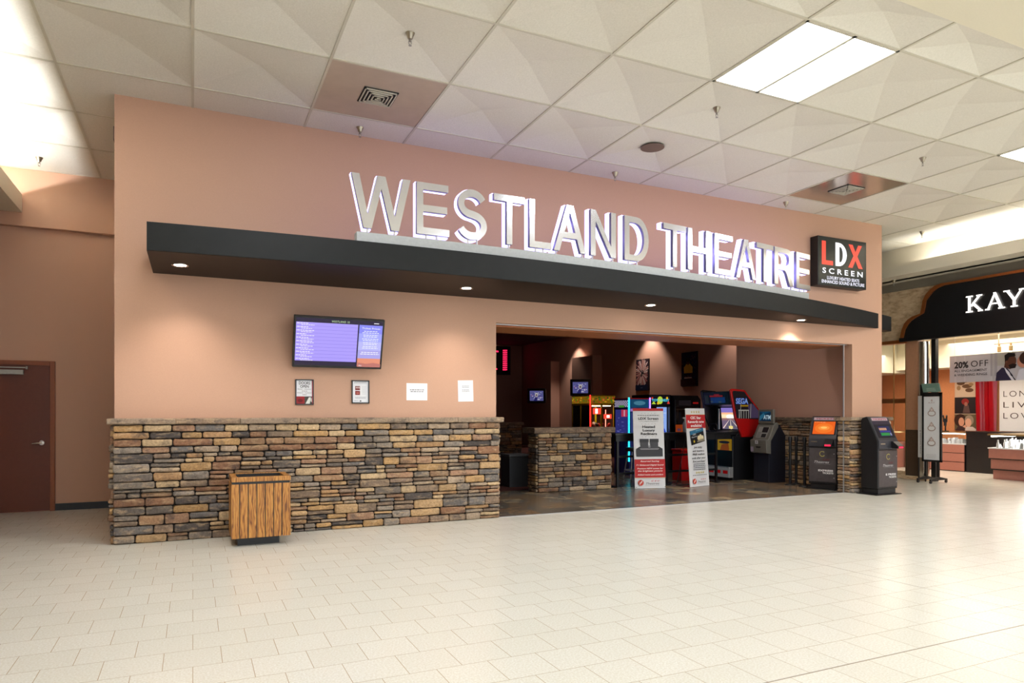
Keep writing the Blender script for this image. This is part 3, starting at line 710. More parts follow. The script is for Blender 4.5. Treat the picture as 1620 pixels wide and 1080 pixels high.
def n1(A, w_, h_):
    A.text('DOORS', 0, .245, .036, (40, 20, 22), bold=.012, width=.13); A.text('OPEN', 0, .205, .032, (40, 20, 22), bold=.012, width=.1)
    A.text('FRIDAY - MONDAY', 0, .182, .011, (90, 60, 60), width=.16); A.lines(-.04, .04, .162, 1, .01, .006, (150, 120, 120), 3); A.text('MONDAY - THURSDAY', 0, .138, .011, (90, 60, 60), width=.17); A.lines(-.03, .03, .118, 1, .01, .006, (120, 90, 90), 4)
    A.poly(rect(-w_ + .012, 0, .012, .10), (150, 36, 40)); A.poly(rect(0, w_ - .012, .012, .10), (70, 66, 62)); A.poly(rect(w_ - .02, w_ - .012, .012, h_ - .012), (190, 60, 70))
    A.poly([(0.01, .012), (.05, .09), (.075, .09), (.06, .012)], (220, 220, 212)); A.poly(ell(-.05, .05, .03, .02), (110, 24, 28)); A.poly([(.06, .05), (w_ - .02, .09), (w_ - .02, .03)], (190, 190, 184))
def n2(A, w_, h_):
    A.lines(-.08, .08, .265, 2, .014, .005, (150, 150, 158), 5); A.poly(rect(-.066, -.006, .165, .215), (120, 40, 44)); A.poly(rect(-.066, -.006, .105, .155), (140, 50, 54)); A.polys([rect(-.058 + .018 * k, -.046 + .018 * k, .185, .205) for k in range(3)], (226, 200, 196)); A.poly(ell(-.036, .128, .02, .01), (190, 110, 100))
    A.lines(.015, .075, .205, 6, .018, .004, (190, 190, 196), 6); A.lines(-.085, .085, .075, 2, .014, .005, (140, 140, 150), 7); A.lines(-.085, -.03, .03, 1, .01, .006, (170, 170, 176), 8); A.poly(ell(0, .03, .009), (60, 60, 70))
def n3(A, w_, h_):
    A.lines(-.095, .095, .130, 2, .022, .009, (90, 90, 100), 15)
def n4(A, w_, h_):
    A.lines(-.06, .06, .205, 2, .018, .006, (90, 90, 100), 16); A.lines(-.06, .06, .150, 2, .018, .006, (90, 90, 100), 17); A.lines(-.04, .04, .105, 1, .018, .004, (200, 170, 180), 18)
notice(1.111, 1.325, 1.511, 1.816, 'framed_notice', 'black-framed notice reading DOORS OPEN with two red and grey photos', 'notice', True, n1)
notice(1.782, 2.002, 1.531, 1.818, 'framed_notice', 'black-framed white flyer with two small dark red pictures', 'notice', True, n2)
notice(2.484, 2.763, 1.575, 1.795, 'paper_notice', 'plain landscape sheet of white paper taped to the wall', 'notice', False, n3)
notice(3.192, 3.408, 1.564, 1.846, 'paper_notice', 'plain upright sheet of white paper taped near the opening', 'notice', False, n4, R(-1.5))

# ------------------------------------------------------------------ oak litter bin
t = thing('trash_bin', 'square golden oak litter bin with black recessed top against the stone wall', 'trash bin', (.664, 8.0, 0))
m = MB(); m.box(-.23, .19, -.17, .26, 0, .10); m.build('plinth', M['black_base'], t)
m = MB(); W_ = .298; n = 7
for k in range(n):
    a = -W_ + 2 * W_ * k / n; b3 = -W_ + 2 * W_ * (k + 1) / n - .009
    m.box(a, b3, -.28, -.262, .09, .66); m.box(a, b3, .242, .26, .09, .66)
for k in range(6):
    a = -.26 + .50 * k / 6; b3 = -.26 + .50 * (k + 1) / 6 - .004
    m.box(-W_, -W_ + .018, a, b3, .09, .66); m.box(W_ - .018, W_, a, b3, .09, .66)
m.build('planked_side', M['oak'], t, .0015)
m = MB(); m.box(-W_ + .008, W_ - .01, -.272, .252, .1, .685); m.build('inner_box', M['black_base'], t)
m = MB()
for (a, b3, c, d_) in ((-W_, W_, -.28, -.22), (-W_, W_, .20, .26), (-W_, -W_ + .06, -.22, .20), (W_ - .06, W_, -.22, .20)): m.box(a, b3, c, d_, .685, .735)
m.build('rim', M['oak'], t, .003)
m = MB(); m.box(-.238, .238, -.22, .20, .69, .70); m.box(-.238, .238, -.22, -.214, .70, .725); m.box(-.238, .238, .194, .20, .70, .73); m.build('recessed_top', M['black_plastic'], t)

# ================================================================== THE ENTRY AND LOBBY
# freestanding low stone wall
t = thing('stone_half_wall', 'freestanding low stone wall with a slab cap inside the opening', 'low wall', (5.52, 10.72, 0))
s = MB(); s.box(.01, 1.52, .02, .36, 0, 1.05, 1)
ledge(s, (0, .02, 0), (1, 0, 0), (0, -1, 0), 1.53, 1.045, 51); ledge(s, (0.01, .36, 0), (0, -1, 0), (-1, 0, 0), .34, 1.045, 52); ledge(s, (1.52, .02, 0), (0, 1, 0), (1, 0, 0), .34, 1.045, 53)
s.build('stone_body', [M['stone'], M['mortar']], t)
s = MB(); cap_stone(s, -.10, 1.59, -.05, .42, 1.045, 1.145, rd, .85); s.build('cap', [M['stone'], M['mortar']], t)
# second, darker one far inside
t = thing('stone_half_wall', 'dark stone half wall far back in the lobby behind the first one', 'low wall', (8.9, 20.0, 0))
s = MB(); s.box(0, .8, .02, .3, 0, 1.0, 1); ledge(s, (0, .02, 0), (1, 0, 0), (0, -1, 0), .8, 1.0, 71); s.build('stone_body', [M['stone'], M['mortar']], t)
s = MB(); cap_stone(s, -.06, .86, -.04, .34, 1.0, 1.1, rd, .9); s.build('cap', [M['stone'], M['mortar']], t)

# banner boards
def board(x, y, rz, w_, h_, label, fn):
    t = thing('banner_board', label, 'sign board', (x, y, 0), rz, 'standing banner boards at the entrance')
    o = MB().box(-w_ / 2, w_ / 2, 0, .012, .004, h_).build('panel', M['sign_white'], t, 0, (0, 0, 0), (R(-4.5), 0, 0))
    A = Art(); fn(A, w_, h_); A.build('print', t, (0, -.0005, 0), (R(-4.5), 0, 0))
    m = MB()
    for sx in (-1, 1): m.tube([(sx * w_ * .42, .115, h_ * .72), (sx * w_ * .42, .36, .008)], .007, 6)
    m.tube([(-w_ * .42, .36, .008), (w_ * .42, .36, .008)], .007, 6); m.tube([(-w_ * .42, .115, h_ * .72), (w_ * .42, .115, h_ * .72)], .007, 6); m.build('easel_leg', M['black_metal'], t)
def logo(A, cx, cy, k):
    A.poly(ell(cx - .20 * k, cy, .055 * k), (196, 70, 56)); A.polys([[(cx - .235 * k, cy - .03 * k), (cx - .22 * k, cy - .035 * k), (cx - .165 * k, cy + .03 * k), (cx - .18 * k, cy + .04 * k)], rect(cx - .225 * k, cx - .175 * k, cy - .004 * k, cy + .006 * k)], (240, 220, 214))
    A.text('C E C', cx + .09 * k, cy + .02 * k, .024 * k, (196, 40, 44), bold=.02, width=.17 * k, shear=.3); A.text('Theatres', cx + .03 * k, cy - .035 * k, .04 * k, (60, 60, 66), width=.26 * k, shear=.4)
    A.poly(rect(cx - .12 * k, cx + .16 * k, cy - .055 * k, cy - .052 * k), (150, 150, 156))
def board1(A, w_, h_):
    RD, GY = (192, 44, 46), (40, 40, 44); e = w_ / 2
    A.poly(rect(-e, e, h_ - .05, h_), RD)
    A.polys([star(-.13 + .065 * k, 1.405, .008) for k in range(5)], (170, 110, 110)); A.lines(-.28, .28, 1.36, 1, .02, .012, (110, 110, 116), 21)
    A.text('LDX Screen', 0, 1.285, .046, GY, bold=.022, width=.40); A.text('Luxury Digital eXperience', 0, 1.25, .016, (110, 110, 116), width=.38)
    A.polys([star(-.13 + .065 * k, 1.205, .008) for k in range(5)], (150, 120, 120))
    A.text('Heated', 0, 1.13, .046, GY, bold=.024, width=.25); A.text('Luxury', 0, 1.065, .046, GY, bold=.024, width=.24); A.text('Recliners', 0, 1.0, .046, GY, bold=.024, width=.32)
    A.polys([star(-.13 + .065 * k, .965, .008) for k in range(5)], (120, 110, 110))
    A.poly([(-.26, .60), (-.26, .74), (-.19, .78), (.19, .78), (.26, .74), (.26, .60)], (58, 58, 62)); A.polys([rect(-.175, -.02, .72, .92), rect(.02, .175, .72, .92)], (78, 78, 82)); A.polys([rect(-.185, -.01, .86, .925), rect(.01, .185, .86, .925)], (62, 62, 66)); A.poly(rect(-.02, .02, .76, .80), (150, 150, 154))
    A.poly([(-.2, .745), (-.17, .725), (.17, .725), (.2, .745)], (150, 150, 154)); A.poly(rect(-.26, .26, .595, .72), (66, 66, 70)); A.poly(rect(-.26, .26, .595, .60), (30, 30, 34))
    A.poly(rect(-e, e, .205, .545), RD); A.poly(rect(-e, e, .195, .205), (224, 190, 150))
    for s_, v in (('Reserved Seating', .495), ('7.1 Enhanced Digital Sound', .425), ('Premium NEW screen for', .36), ('the brightest picture', .315), ('Added room and comfort', .245)):
        A.text(s_, 0, v, .027, (250, 236, 232), bold=.016, width=min(.54, .023 * len(s_)), shear=.25)
    logo(A, .01, .11, 1.0); A.polys([ell(-.28, .03, .008, n=8), ell(.28, .03, .008, n=8)], (60, 60, 64))
def board2(A, w_, h_):
    RD, GY = (192, 40, 46), (60, 60, 66); e = w_ / 2
    A.polys([star(-.11 + .073 * k, 1.43, .032) for k in range(4)], (206, 184, 110)); A.poly(rect(-e, e, 1.375, 1.383), (214, 180, 120)); A.poly(rect(-e, e, 1.12, 1.375), RD); A.poly(rect(-e, e, 1.112, 1.12), (224, 190, 140))
    A.text('CEC Star', 0, 1.295, .05, (250, 240, 238), bold=.03, width=.32); A.text('Rewards now', 0, 1.22, .05, (250, 240, 238), bold=.03, width=.50); A.text('available!', 0, 1.145, .05, (250, 240, 238), bold=.03, width=.34)
    A.poly([(-.22, 1.06), (.20, 1.13), (.235, .865), (-.185, .79)], (24, 22, 26)); A.poly([(-.22, 1.06), (.20, 1.13), (.21, 1.065), (-.205, .985)], (46, 110, 146)); A.text('REWARDS', .06, 1.07, .022, (150, 200, 220), bold=.01, width=.18, rot=.16)
    A.text('CEC', -.08, .985, .03, (236, 236, 240), bold=.01, rot=.16, width=.1); A.text('Theatres', -.09, .94, .026, (236, 236, 240), rot=.16, width=.17, shear=.3); A.poly(star(-.1, .865, .035), (236, 200, 60))
    A.poly(ell(.10, .92, .10, .05) , (226, 208, 160)); A.polys([ell(.04, .94, .035), ell(.10, .96, .04), ell(.16, .945, .034)], (240, 226, 186)); A.poly([(-.02, .845), (0, .88), (.21, .92), (.225, .875)], (150, 140, 120))
    for s_, v, ww in (('Join today', .735, .26), ('and receive a', .665, .35), ('FREE medium', .60, .37), ('soda after your', .53, .42), ('first purchase!', .465, .38)):
        A.text(s_, 0, v, .038, GY, bold=.018, width=ww, shear=.2)
    A.lines(-.24, .24, .425, 4, .035, .015, (110, 110, 118), 31)
    A.polys([star(-.10 + .07 * k, .27, .028) for k in range(4)], (212, 196, 110)); A.lines(-.25, .25, .215, 1, .02, .012, (120, 120, 126), 33); logo(A, .01, .11, .92)
board(7.73, 10.44, R(-15), .60, 1.50, 'white banner board with a picture of two dark recliners', board1)
board(8.80, 10.32, R(13), .59, 1.50, 'narrow white banner board with red headline about rewards and a black card', board2)

# bar table
t = thing('bar_table', 'long black bar-height table behind the banner boards', 'table', (7.2, 10.80, 0))
MB().box(0, 2.85, 0, .36, .985, 1.02).build('table_top', M['black_plastic'], t, .004)
MB().box(.02, 2.83, .015, .345, .87, .985).build('apron', M['black_metal'], t)
for x in (.06, 1.20, 2.45): MB().box(x - .022, x + .022, .01, .05, 0, .985).build('leg', M['black_metal'], t)
for x in (.06, 1.20, 2.45): MB().box(x - .022, x + .022, .31, .35, 0, .985).build('leg', M['black_metal'], t)
for z in (.56, .24): MB().box(.06, 2.45, .02, .045, z, z + .04).build('rail', M['black_metal'], t)
for x in (.06, 1.20, 2.45): MB().box(x - .05, x + .05, -.04, .40, 0, .02).build('foot', M['black_metal'], t)
# spray bottle
t = thing('spray_bottle', 'clear spray bottle standing on the black bar table', 'bottle', (8.98, 10.98, 1.02))
MB().lathe([(.035, 0), (.045, .02), (.045, .17), (.02, .22), (.016, .24)], seg=16).build('bottle_body', plain('frosted_plastic', rgb(170, 170, 178), .25), t)
MB().box(-.055, .03, -.014, .014, .27, .30).cyl((0, 0, .235), .018, .05).build('spray_head', M['sign_white'], t, .003)

def led(mb, x, y, z0, z1, step, w_): 
    z = z0
    while z < z1: mb.box(x - w_, x + w_, y - w_, y + w_, z, z + step * .6); z += step
def em(name, c, s_): 
    if name not in M: M[name] = glow(name, rgb(*c), s_)
    return M[name]
# machine 1: double yellow claw cabinet
def claw(x, y, rz, label):
    t = thing('claw_machine', label, 'claw machine', (x, y, 0), rz); W_, D_, HT = .92, 1.15, 1.95; yl = M['yellow_cab']
    MB().box(0, W_, 0, D_, 0, .82).build('base_cabinet', M['black_plastic'], t, .01)
    m = MB()
    for (a, b3) in ((0, 0), (W_ - .05, 0), (0, D_ - .05), (W_ - .05, D_ - .05), (W_ / 2 - .06, 0), (0, D_ / 2)): m.box(a, a + .05, b3, b3 + .05, .82, 1.68)
    m.box(0, W_, 0, D_, 1.64, HT); m.build('frame', yl, t, .004)
    A = Art(emit=.55); A.poly(rect(.02, W_ - .02, 1.70, HT - .03), (150, 110, 20)); r2 = random.Random(3)
    for k in range(26): cx, cy = r2.uniform(.05, W_ - .05), r2.uniform(1.73, 1.89); A.poly(ell(cx, cy, r2.uniform(.02, .05), r2.uniform(.015, .03), 8), r2.choice([(40, 130, 40), (200, 50, 30), (230, 190, 40), (30, 90, 30), (220, 110, 40)]))
    A.poly([(W_ * .5 + .06 * math.cos(R(a)) * (1 if q % 2 else .4), 1.81 + .06 * math.sin(R(a)) * (1 if q % 2 else .4)) for q, a in enumerate(range(0, 360, 18))], (240, 120, 60)); A.build('marquee', t, (0, -.003, 0))
    A2 = Art(emit=.55); A2.poly(rect(-D_ + .02, -.02, 1.70, HT - .03), (150, 110, 20))
    for k in range(26): cx, cy = r2.uniform(-D_ + .05, -.05), r2.uniform(1.73, 1.89); A2.poly(ell(cx, cy, r2.uniform(.02, .05), r2.uniform(.015, .03), 8), r2.choice([(40, 130, 40), (200, 50, 30), (230, 190, 40), (30, 90, 30), (220, 110, 40)]))
    A2.build('side_marquee', t, (-.003, 0, 0), (0, 0, R(-90)))
    m = MB(); led(m, -.012, -.012, .85, 1.93, .045, .014); m.build('led_strip', em('led_red', (255, 40, 36), 2.2), t)
    MB().box(W_ * .64, W_ * .66, .05, .07, .84, 1.5).build('inner_led', em('led_pink', (255, 120, 100), 2.2), t)
    m = MB(); m.box(.05, W_ - .05, .004, .008, .84, 1.64); m.box(.004, .008, .05, D_ - .05, .84, 1.64); m.build('glass', M['glass_clear'], t)
    r2 = random.Random(8); m = MB()
    for k in range(30): m.ball((r2.uniform(.12, W_ - .12), r2.uniform(.12, D_ - .15), .9 + r2.uniform(0, .16)), r2.uniform(.05, .08), (1, 1, .9), r2.randrange(4), 6)
    o = m.build('prize', [flat((200, 60, 50)), flat((60, 60, 70)), flat((220, 200, 190)), flat((120, 40, 40))], t); o['kind'] = 'stuff'; o['label'] = 'heap of small plush prizes'
    MB().box(.1, W_ - .1, .1, D_ - .1, 1.61, 1.635).build('lamp_panel', em('claw_light', (255, 225, 190), 2), t)
    m = MB(); m.box(.12, .40, .03, .05, 1.36, 1.55); m.box(.52, .80, .03, .05, 1.22, 1.36); m.build('sign_card', em('red_card', (230, 60, 44), 1.0), t)
    MB().box(.2, .28, .02, .04, 1.38, 1.53).box(.62, .72, .02, .04, 1.25, 1.33).build('sign_panel', em('white_card', (255, 240, 230), 1.2), t)
claw(11.2, 18.2, 0, 'yellow double claw machine with red light strips behind the low stone wall')

def cabinet(x, y, rz, w_, d_, h_, name, label, cat): return thing(name, label, cat, (x, y, 0), rz)
# machine 2: blue-violet prize machine with cyan strip
t = thing('prize_machine', 'blue and violet prize machine with a cyan light strip on its corner', 'arcade machine', (8.86, 12.75, 0)); W_, D_, HT = .56, .6, 1.74
MB().box(0, W_, .0, D_, 0, .8).build('base_cabinet', M['purple_cab'], t, .008)
MB().box(0, W_, D_ - .05, D_, .8, 1.5).box(0, .03, D_ - .3, D_, .8, 1.5).box(0, W_, 0, D_, 1.5, HT - .02).build('upper_cabinet', M['purple_cab'], t, .006)
MB().box(-.005, W_ + .005, -.005, D_ + .005, HT - .02, HT).box(-.004, .01, -.004, D_, .80, .83).build('red_trim', M['red_gloss'], t)
m = MB(); led(m, -.015, -.015, .32, 1.74, .032, .013); m.build('led_strip', em('led_cyan', (40, 225, 240), 1.9), t)
m = MB(); led(m, W_ + .0, -.015, .9, 1.74, .032, .012); m.build('violet_led_strip', em('led_violet', (170, 120, 255), 2.2), t)
A = Art(emit=.5)
A.polys([rect(-D_ + .03 + .035 * a, -D_ + .03 + .035 * (a + 1), 1.54 + .03 * b3, 1.57 + .03 * b3) for a in range(15) for b3 in range(5) if (a + b3) % 2 == 0], (230, 220, 250)); A.poly(rect(-.40, -.18, 1.53, 1.58), (90, 170, 70))
A.poly(rect(-D_ + .06, -.04, .86, 1.48), (62, 66, 150)); A.poly(rect(-.30, -.06, 1.32, 1.48), (235, 70, 110)); A.poly(rect(-.2, -.15, 1.33, 1.47), (255, 200, 220)); r2 = random.Random(5)
for k in range(18): A.poly(rect(*(lambda a, b3: (a, a + r2.uniform(.02, .1), b3, b3 + .012))(r2.uniform(-D_ + .08, -.15), r2.uniform(.88, 1.3))), r2.choice([(110, 120, 220), (40, 50, 120), (150, 150, 230)]))
A.build('side_graphic', t, (-.004, 0, 0), (0, 0, R(-90)))
A = Art(emit=.5); A.poly(rect(.03, W_ - .03, 1.53, 1.71), (20, 90, 130)); A.text('AIRE', W_ / 2, 1.6, .06, (110, 190, 210), bold=.02, width=.3) if False else A.poly(ell(W_ / 2, 1.63, .16, .05), (90, 160, 190)); A.poly(rect(.03, W_ - .03, 1.44, 1.50), (200, 150, 240)); A.poly(rect(.04, W_ - .04, .84, 1.42), (60, 80, 150)); A.poly([(.1, .9), (.2, 1.3), (.3, .95)], (120, 150, 220)); A.build('front_graphic', t, (0, -.004, 0))

# machine 3: toy machine
t = thing('toy_machine', 'dark arcade machine with a bright multicoloured marquee and lit window', 'arcade machine', (9.56, 12.95, 0)); W_, D_, HT = .62, .7, 1.83
MB().box(0, W_, 0, D_, 0, .84).box(0, .04, 0, D_, .84, HT).box(W_ - .04, W_, 0, D_, .84, HT).box(0, W_, D_ - .04, D_, .84, HT).box(0, W_, 0, D_, 1.56, HT).build('cabinet', M['black_plastic'], t, .006)
A = Art(emit=.9); A.poly(rect(.03, W_ - .03, 1.60, 1.80), (14, 16, 26)); A.polys([[(.06, 1.61), (.12, 1.68), (.18, 1.61)], ell(.3, 1.70, .08, .09)], (190, 220, 60)); A.polys([[(.5, 1.62), (.54, 1.7), (.58, 1.62)], rect(.06, .1, 1.72, 1.77)], (230, 60, 50))
A.text('TOY CHEST', W_ / 2, 1.675, .055, (80, 210, 240), bold=.03, width=.5); A.polys([ell(.5, 1.75, .03), ell(.24, 1.63, .03)], (240, 190, 40)); A.build('marquee', t, (0, -.004, 0))
A = Art(emit=1.1); A.poly(rect(.28, W_ - .05, .88, 1.54), (150, 180, 250)); A.poly([(.3, .9), (.36, 1.2), (.33, 1.5), (.29, 1.5)], (30, 50, 120)); A.poly([(.4, .9), (.55, .95), (.5, 1.05)], (40, 70, 200)); A.polys([rect(.45, .56, 1.4, 1.41), rect(.4, .5, 1.3, 1.31)], (240, 245, 255)); A.build('lit_window', t, (0, .10, 0))
MB().box(.05, W_ - .05, .01, .014, .86, 1.55).build('glass', M['glass_clear'], t)

# machine 4: dark crane with orange base
t = thing('arcade_crane', 'wide dark glass arcade machine with an orange lower panel', 'arcade machine', (10.22, 12.85, 0)); W_, D_, HT = .76, .7, 1.82
MB().box(0, W_, 0, D_, 0, .84).box(0, W_, 0, .3, .84, 1.14).prism([(0, 1.56), (0, 1.72), (.1, HT), (D_, HT), (D_, 1.56)], 'x', 0, W_).box(0, W_, D_ - .04, D_, .84, 1.6).box(0, .03, 0, D_, .84, 1.6).box(W_ - .03, W_, 0, D_, .84, 1.6).build('cabinet', M['black_plastic'], t, .006)
A = Art(emit=.35); A.poly(rect(.01, .4, .86, 1.13), (206, 84, 26)); A.poly(rect(.4, W_ - .01, .86, 1.13), (220, 130, 30)); A.poly([(.3, .86), (.45, 1.13), (.6, .86)], (226, 170, 40)); A.poly(rect(.06, .16, .98, 1.04), (120, 80, 110)); A.poly(rect(.52, .68, 1.62, 1.66), (200, 30, 30)); A.poly(rect(.1, .46, 1.58, 1.70), (44, 36, 40)); A.build('front_panel', t, (0, -.004, 0))
m = MB()
for x in (.06, .12, .18, .24): m.box(x, x + .015, .2, .215, 1.14, 1.5)
m.box(.03, .73, .2, .22, 1.48, 1.5); m.build('inner_rod', M['nickel'], t)
MB().box(.30, .7, .45, .6, 1.14, 1.30).box(.34, .5, .4, .45, 1.3, 1.42).build('inner_unit', plain('steel_blue', rgb(90, 100, 120), .3, .5), t)
MB().box(.03, W_ - .03, .01, .014, 1.14, 1.56).build('glass', M['glass_clear'], t)

# machine 5: driving game, its back to the lobby's right wall
t = thing('driving_game', 'large red and black driving arcade game with a road on its screen', 'arcade machine', (10.08, 11.35, 0), R(-90)); W_ = .84
MB().box(-W_ / 2, W_ / 2, .10, .80, 0, .92).build('base_cabinet', M['black_plastic'], t, .01)
side = [(.32, .90), (.13, 1.30), (.0, 1.88), (.05, 1.91), (.39, 1.89), (.84, 1.43), (.84, 1.18), (.60, .90)]
for sx in (-1, 1):
    sp_ = MB().prism(side, 'x', *sorted((sx * (W_ / 2), sx * (W_ / 2 + .045)))).build('side_panel', M['red_gloss'] if sx > 0 else M['black_plastic'], t, .008)
mh_ = MB().prism([(.20, .92), (.30, 1.04), (.40, 1.04), (.34, 1.53), (.07, 1.58), (.02, 1.86), (.39, 1.86), (.82, 1.43), (.6, .92)], 'x', -W_ / 2, W_ / 2).build('monitor_housing', M['black_plastic'], t, .004)
A = Art(emit=.4); A.poly(rect(-.38, .38, 0, .26), (16, 18, 30)); A.poly(rect(-.18, .26, .03, .15), (30, 64, 130)); A.polys([rect(-.2, .2, .16, .195), rect(-.06, .1, .195, .22)], (160, 30, 40)); A.polys([ell(-.15, .06, .04, .02), ell(.1, .05, .05, .02)], (70, 90, 110)); A.polys([rect(-.36, -.24, .02, .2)], (40, 50, 46)); A.build('marquee', mh_, (0, .064, 1.59), (R(10), 0, 0))
A = Art(emit=1.1); A.poly(rect(-.19, .33, 0, .46), (130, 112, 190)); A.poly(rect(-.19, .33, .20, .36), (246, 180, 140)); A.poly(rect(-.19, .33, .24, .32), (255, 225, 180)); A.poly(ell(.07, .27, .12, .05), (255, 250, 240)); A.poly(rect(-.19, .33, 0, .235), (112, 94, 116)); A.poly(rect(-.19, .33, .19, .235), (140, 104, 106))
A.poly([(-.12, 0), (.06, .22), (.08, .22), (.28, 0)], (94, 88, 106)); A.polys([[(.06, 0), (.068, .22), (.074, .22), (.09, 0)], [(-.18, .02), (.05, .21), (.055, .21), (-.14, .02)], [(.32, .02), (.09, .21), (.085, .21), (.29, .02)]], (236, 214, 200)); A.poly(rect(.01, .13, .01, .07), (226, 206, 130))
A.build('screen', mh_, (0, .392, 1.06), (R(7), 0, 0))
MB().box(-.39, .39, .06, .40, .94, 1.03).build('dashboard', M['black_plastic'], t, .01)
MB().cyl((-.24, .33, 1.05), .022, .45).build('seat_rail', M['alu'], t)
sw = MB(); n = 20; sw.tube([(-.10 + .13 * math.cos(2 * math.pi * k / n), .04 + .02 * math.sin(2 * math.pi * k / n), 1.08 + .10 * math.sin(2 * math.pi * k / n)) for k in range(n + 1)], .014, 6); sw.tube([(-.10, .04, 1.08), (-.10, .14, 1.0)], .02, 6); sw.build('steering_wheel', M['black_metal'], t)
A = Art(emit=.3); A.poly([(.17, 1.30), (.05, 1.84), (.08, 1.87), (.37, 1.85), (.80, 1.42), (.80, 1.27)], (38, 32, 38)); A.poly([(.55, 1.3), (.45, 1.6), (.62, 1.59), (.80, 1.42), (.80, 1.3)], (100, 84, 122)); A.text('SEGA', .31, 1.60, .115, (64, 104, 200), bold=.05, width=.34, emit=.7); A.text('SEGA', .31, 1.603, .108, (176, 204, 240), bold=-.012, width=.33, emit=.6); A.polys([rect(.26, .48, 1.54, 1.575)], (220, 170, 30))
A.polys([rect(.22 + .065 * k, .235 + .065 * k, 1.29, 1.46) for k in range(5)] + [rect(.21, .5, 1.45, 1.475)] + [[(.24, 1.30), (.255, 1.30), (.30, 1.72), (.29, 1.72)], [(.53, 1.3), (.545, 1.3), (.56, 1.6), (.55, 1.6)]], (226, 220, 210)); A.build('side_art', sp_, (W_ / 2 + .048, 0, 0), (0, 0, R(90)))
MB().box(-.44, .44, -.02, .10, .06, .28).build('grille_box', M['alu'], t, .005)
A = Art(emit=.3); A.poly(rect(-.43, .43, 0, .20), (140, 140, 140)); A.polys([rect(-.36 + .21 * k, -.22 + .21 * k, .07, .14) for k in range(4)], (180, 20, 24)); A.build('front_lamp', t, (0, -.023, .07))
A = Art(emit=.3); A.poly(rect(-.05, .40, .0, .24), (214, 164, 30)); A.poly([(.05, 0), (.1, .12), (.3, .15), (.33, 0)], (180, 90, 30)); A.poly(ell(.18, .17, .16, .03), (40, 34, 50)); A.build('lower_graphic', t, (0, .096, .62))

# things under and behind the table
t = thing('waste_bin', 'red rectangular bin beneath the right end of the bar table', 'bin', (9.35, 11.45, 0))
MB().box(-.2, .2, -.15, .15, .0, .62).build('bin_body', M['red_gloss'], t, .01); MB().box(-.22, .22, -.17, .17, .62, .66).build('bin_rim', M['red_gloss'], t, .01)
t = thing('chrome_stool', 'low chrome-framed stool seen under the bar table between the boards', 'stool', (8.45, 12.0, 0))
MB().lathe([(.16, .60), (.18, .62), (.18, .66), (.15, .68)], seg=20).build('seat', M['sofa'], t)
for a in range(4): MB().tube([(.12 * math.cos(a * 1.571 + .7), .12 * math.sin(a * 1.571 + .7), .6), (.22 * math.cos(a * 1.571 + .7), .22 * math.sin(a * 1.571 + .7), 0.01)], .012, 8).build('leg', M['alu'], t)
MB().tube([(.19 * math.cos(k * .3142), .19 * math.sin(k * .3142), .2) for k in range(21)], .01, 6).build('foot_ring', M['alu'], t)
# sofa, bin at the far left of the opening
t = thing('sofa', 'black upholstered lobby sofa in the dark behind the opening', 'sofa', (8.3, 23.2, 0), R(-20))
MB().box(-.9, .9, -.45, .4, .12, .48).build('seat', M['sofa'], t, .05); MB().box(-.9, .9, .2, .45, .4, .98).build('backrest', M['sofa'], t, .06)
for sx in (-1, 1): MB().box(min(sx * .9, sx * 1.1), max(sx * .9, sx * 1.1), -.45, .45, .1, .7).build('armrest', M['sofa'], t, .05)
t = thing('sofa', 'second black sofa further left in the dark lobby', 'sofa', (6.6, 21.5, 0), R(25))
MB().box(-.8, .8, -.45, .4, .12, .48).build('seat', M['sofa'], t, .05); MB().box(-.8, .8, .2, .45, .4, 1.0).build('backrest', M['sofa'], t, .06)
for sx in (-1, 1): MB().box(min(sx * .8, sx * 1.0), max(sx * .8, sx * 1.0), -.45, .45, .1, .7).build('armrest', M['sofa'], t, .05)
t = thing('waste_bin', 'dark grey bin just left of the low stone wall', 'bin', (5.62, 11.9, 0))
MB().box(-.2, .2, -.2, .2, 0, .58).build('bin_body', M['grey_bin'], t, .01); MB().box(-.21, .21, -.21, .21, .58, .62).build('bin_rim', plain('grey_rim', rgb(96, 98, 102), .5), t, .006)

# tube televisions on the pilasters
def crt(x, y, z, rz, sc_, label):
    t = thing('television', label, 'television', (x, y, z), rz, 'televisions hung in the lobby')
    q = MB().prism([(-.0, 0), (.5, .12), (.5, .42), (0, .60)], 'x', -.36, .36).build('casing', M['black_plastic'], t, .01, (0, 0, 0), (R(12), 0, 0))
    A = Art(emit=.75); A.poly(rect(-.27, .27, .10, .50), (92, 92, 150)); r2 = random.Random(6)
    for k in range(34): a, rr = r2.uniform(0, 6.28), r2.uniform(.06, .2); A.poly(ell(.0 + rr * 1.25 * math.cos(a), .30 + rr * .9 * math.sin(a), .03, .014, 6), r2.choice([(180, 180, 220), (130, 80, 140), (60, 60, 130), (220, 210, 230)]))
    A.poly(ell(-.0, .34, .06, .08), (210, 205, 200)); A.poly(ell(-.0, .33, .04, .05), (110, 100, 110)); A.poly([(-.12, .1), (-.06, .24), (.03, .24), (.02, .1)], (40, 40, 100)); A.build('display', t, (0, -.004, 0), (R(12), 0, 0))
    MB().box(-.04, .04, .3, 1.0, .24, .32).build('bracket', M['black_metal'], t)
crt(12.35, 24.1, 1.78, R(-32), 1, 'small tube television with a bluish picture, the left one, hung in the dark lobby')
crt(12.45, 20.9, 2.0, R(-32), 1, 'small tube television hung above the yellow claw machine')

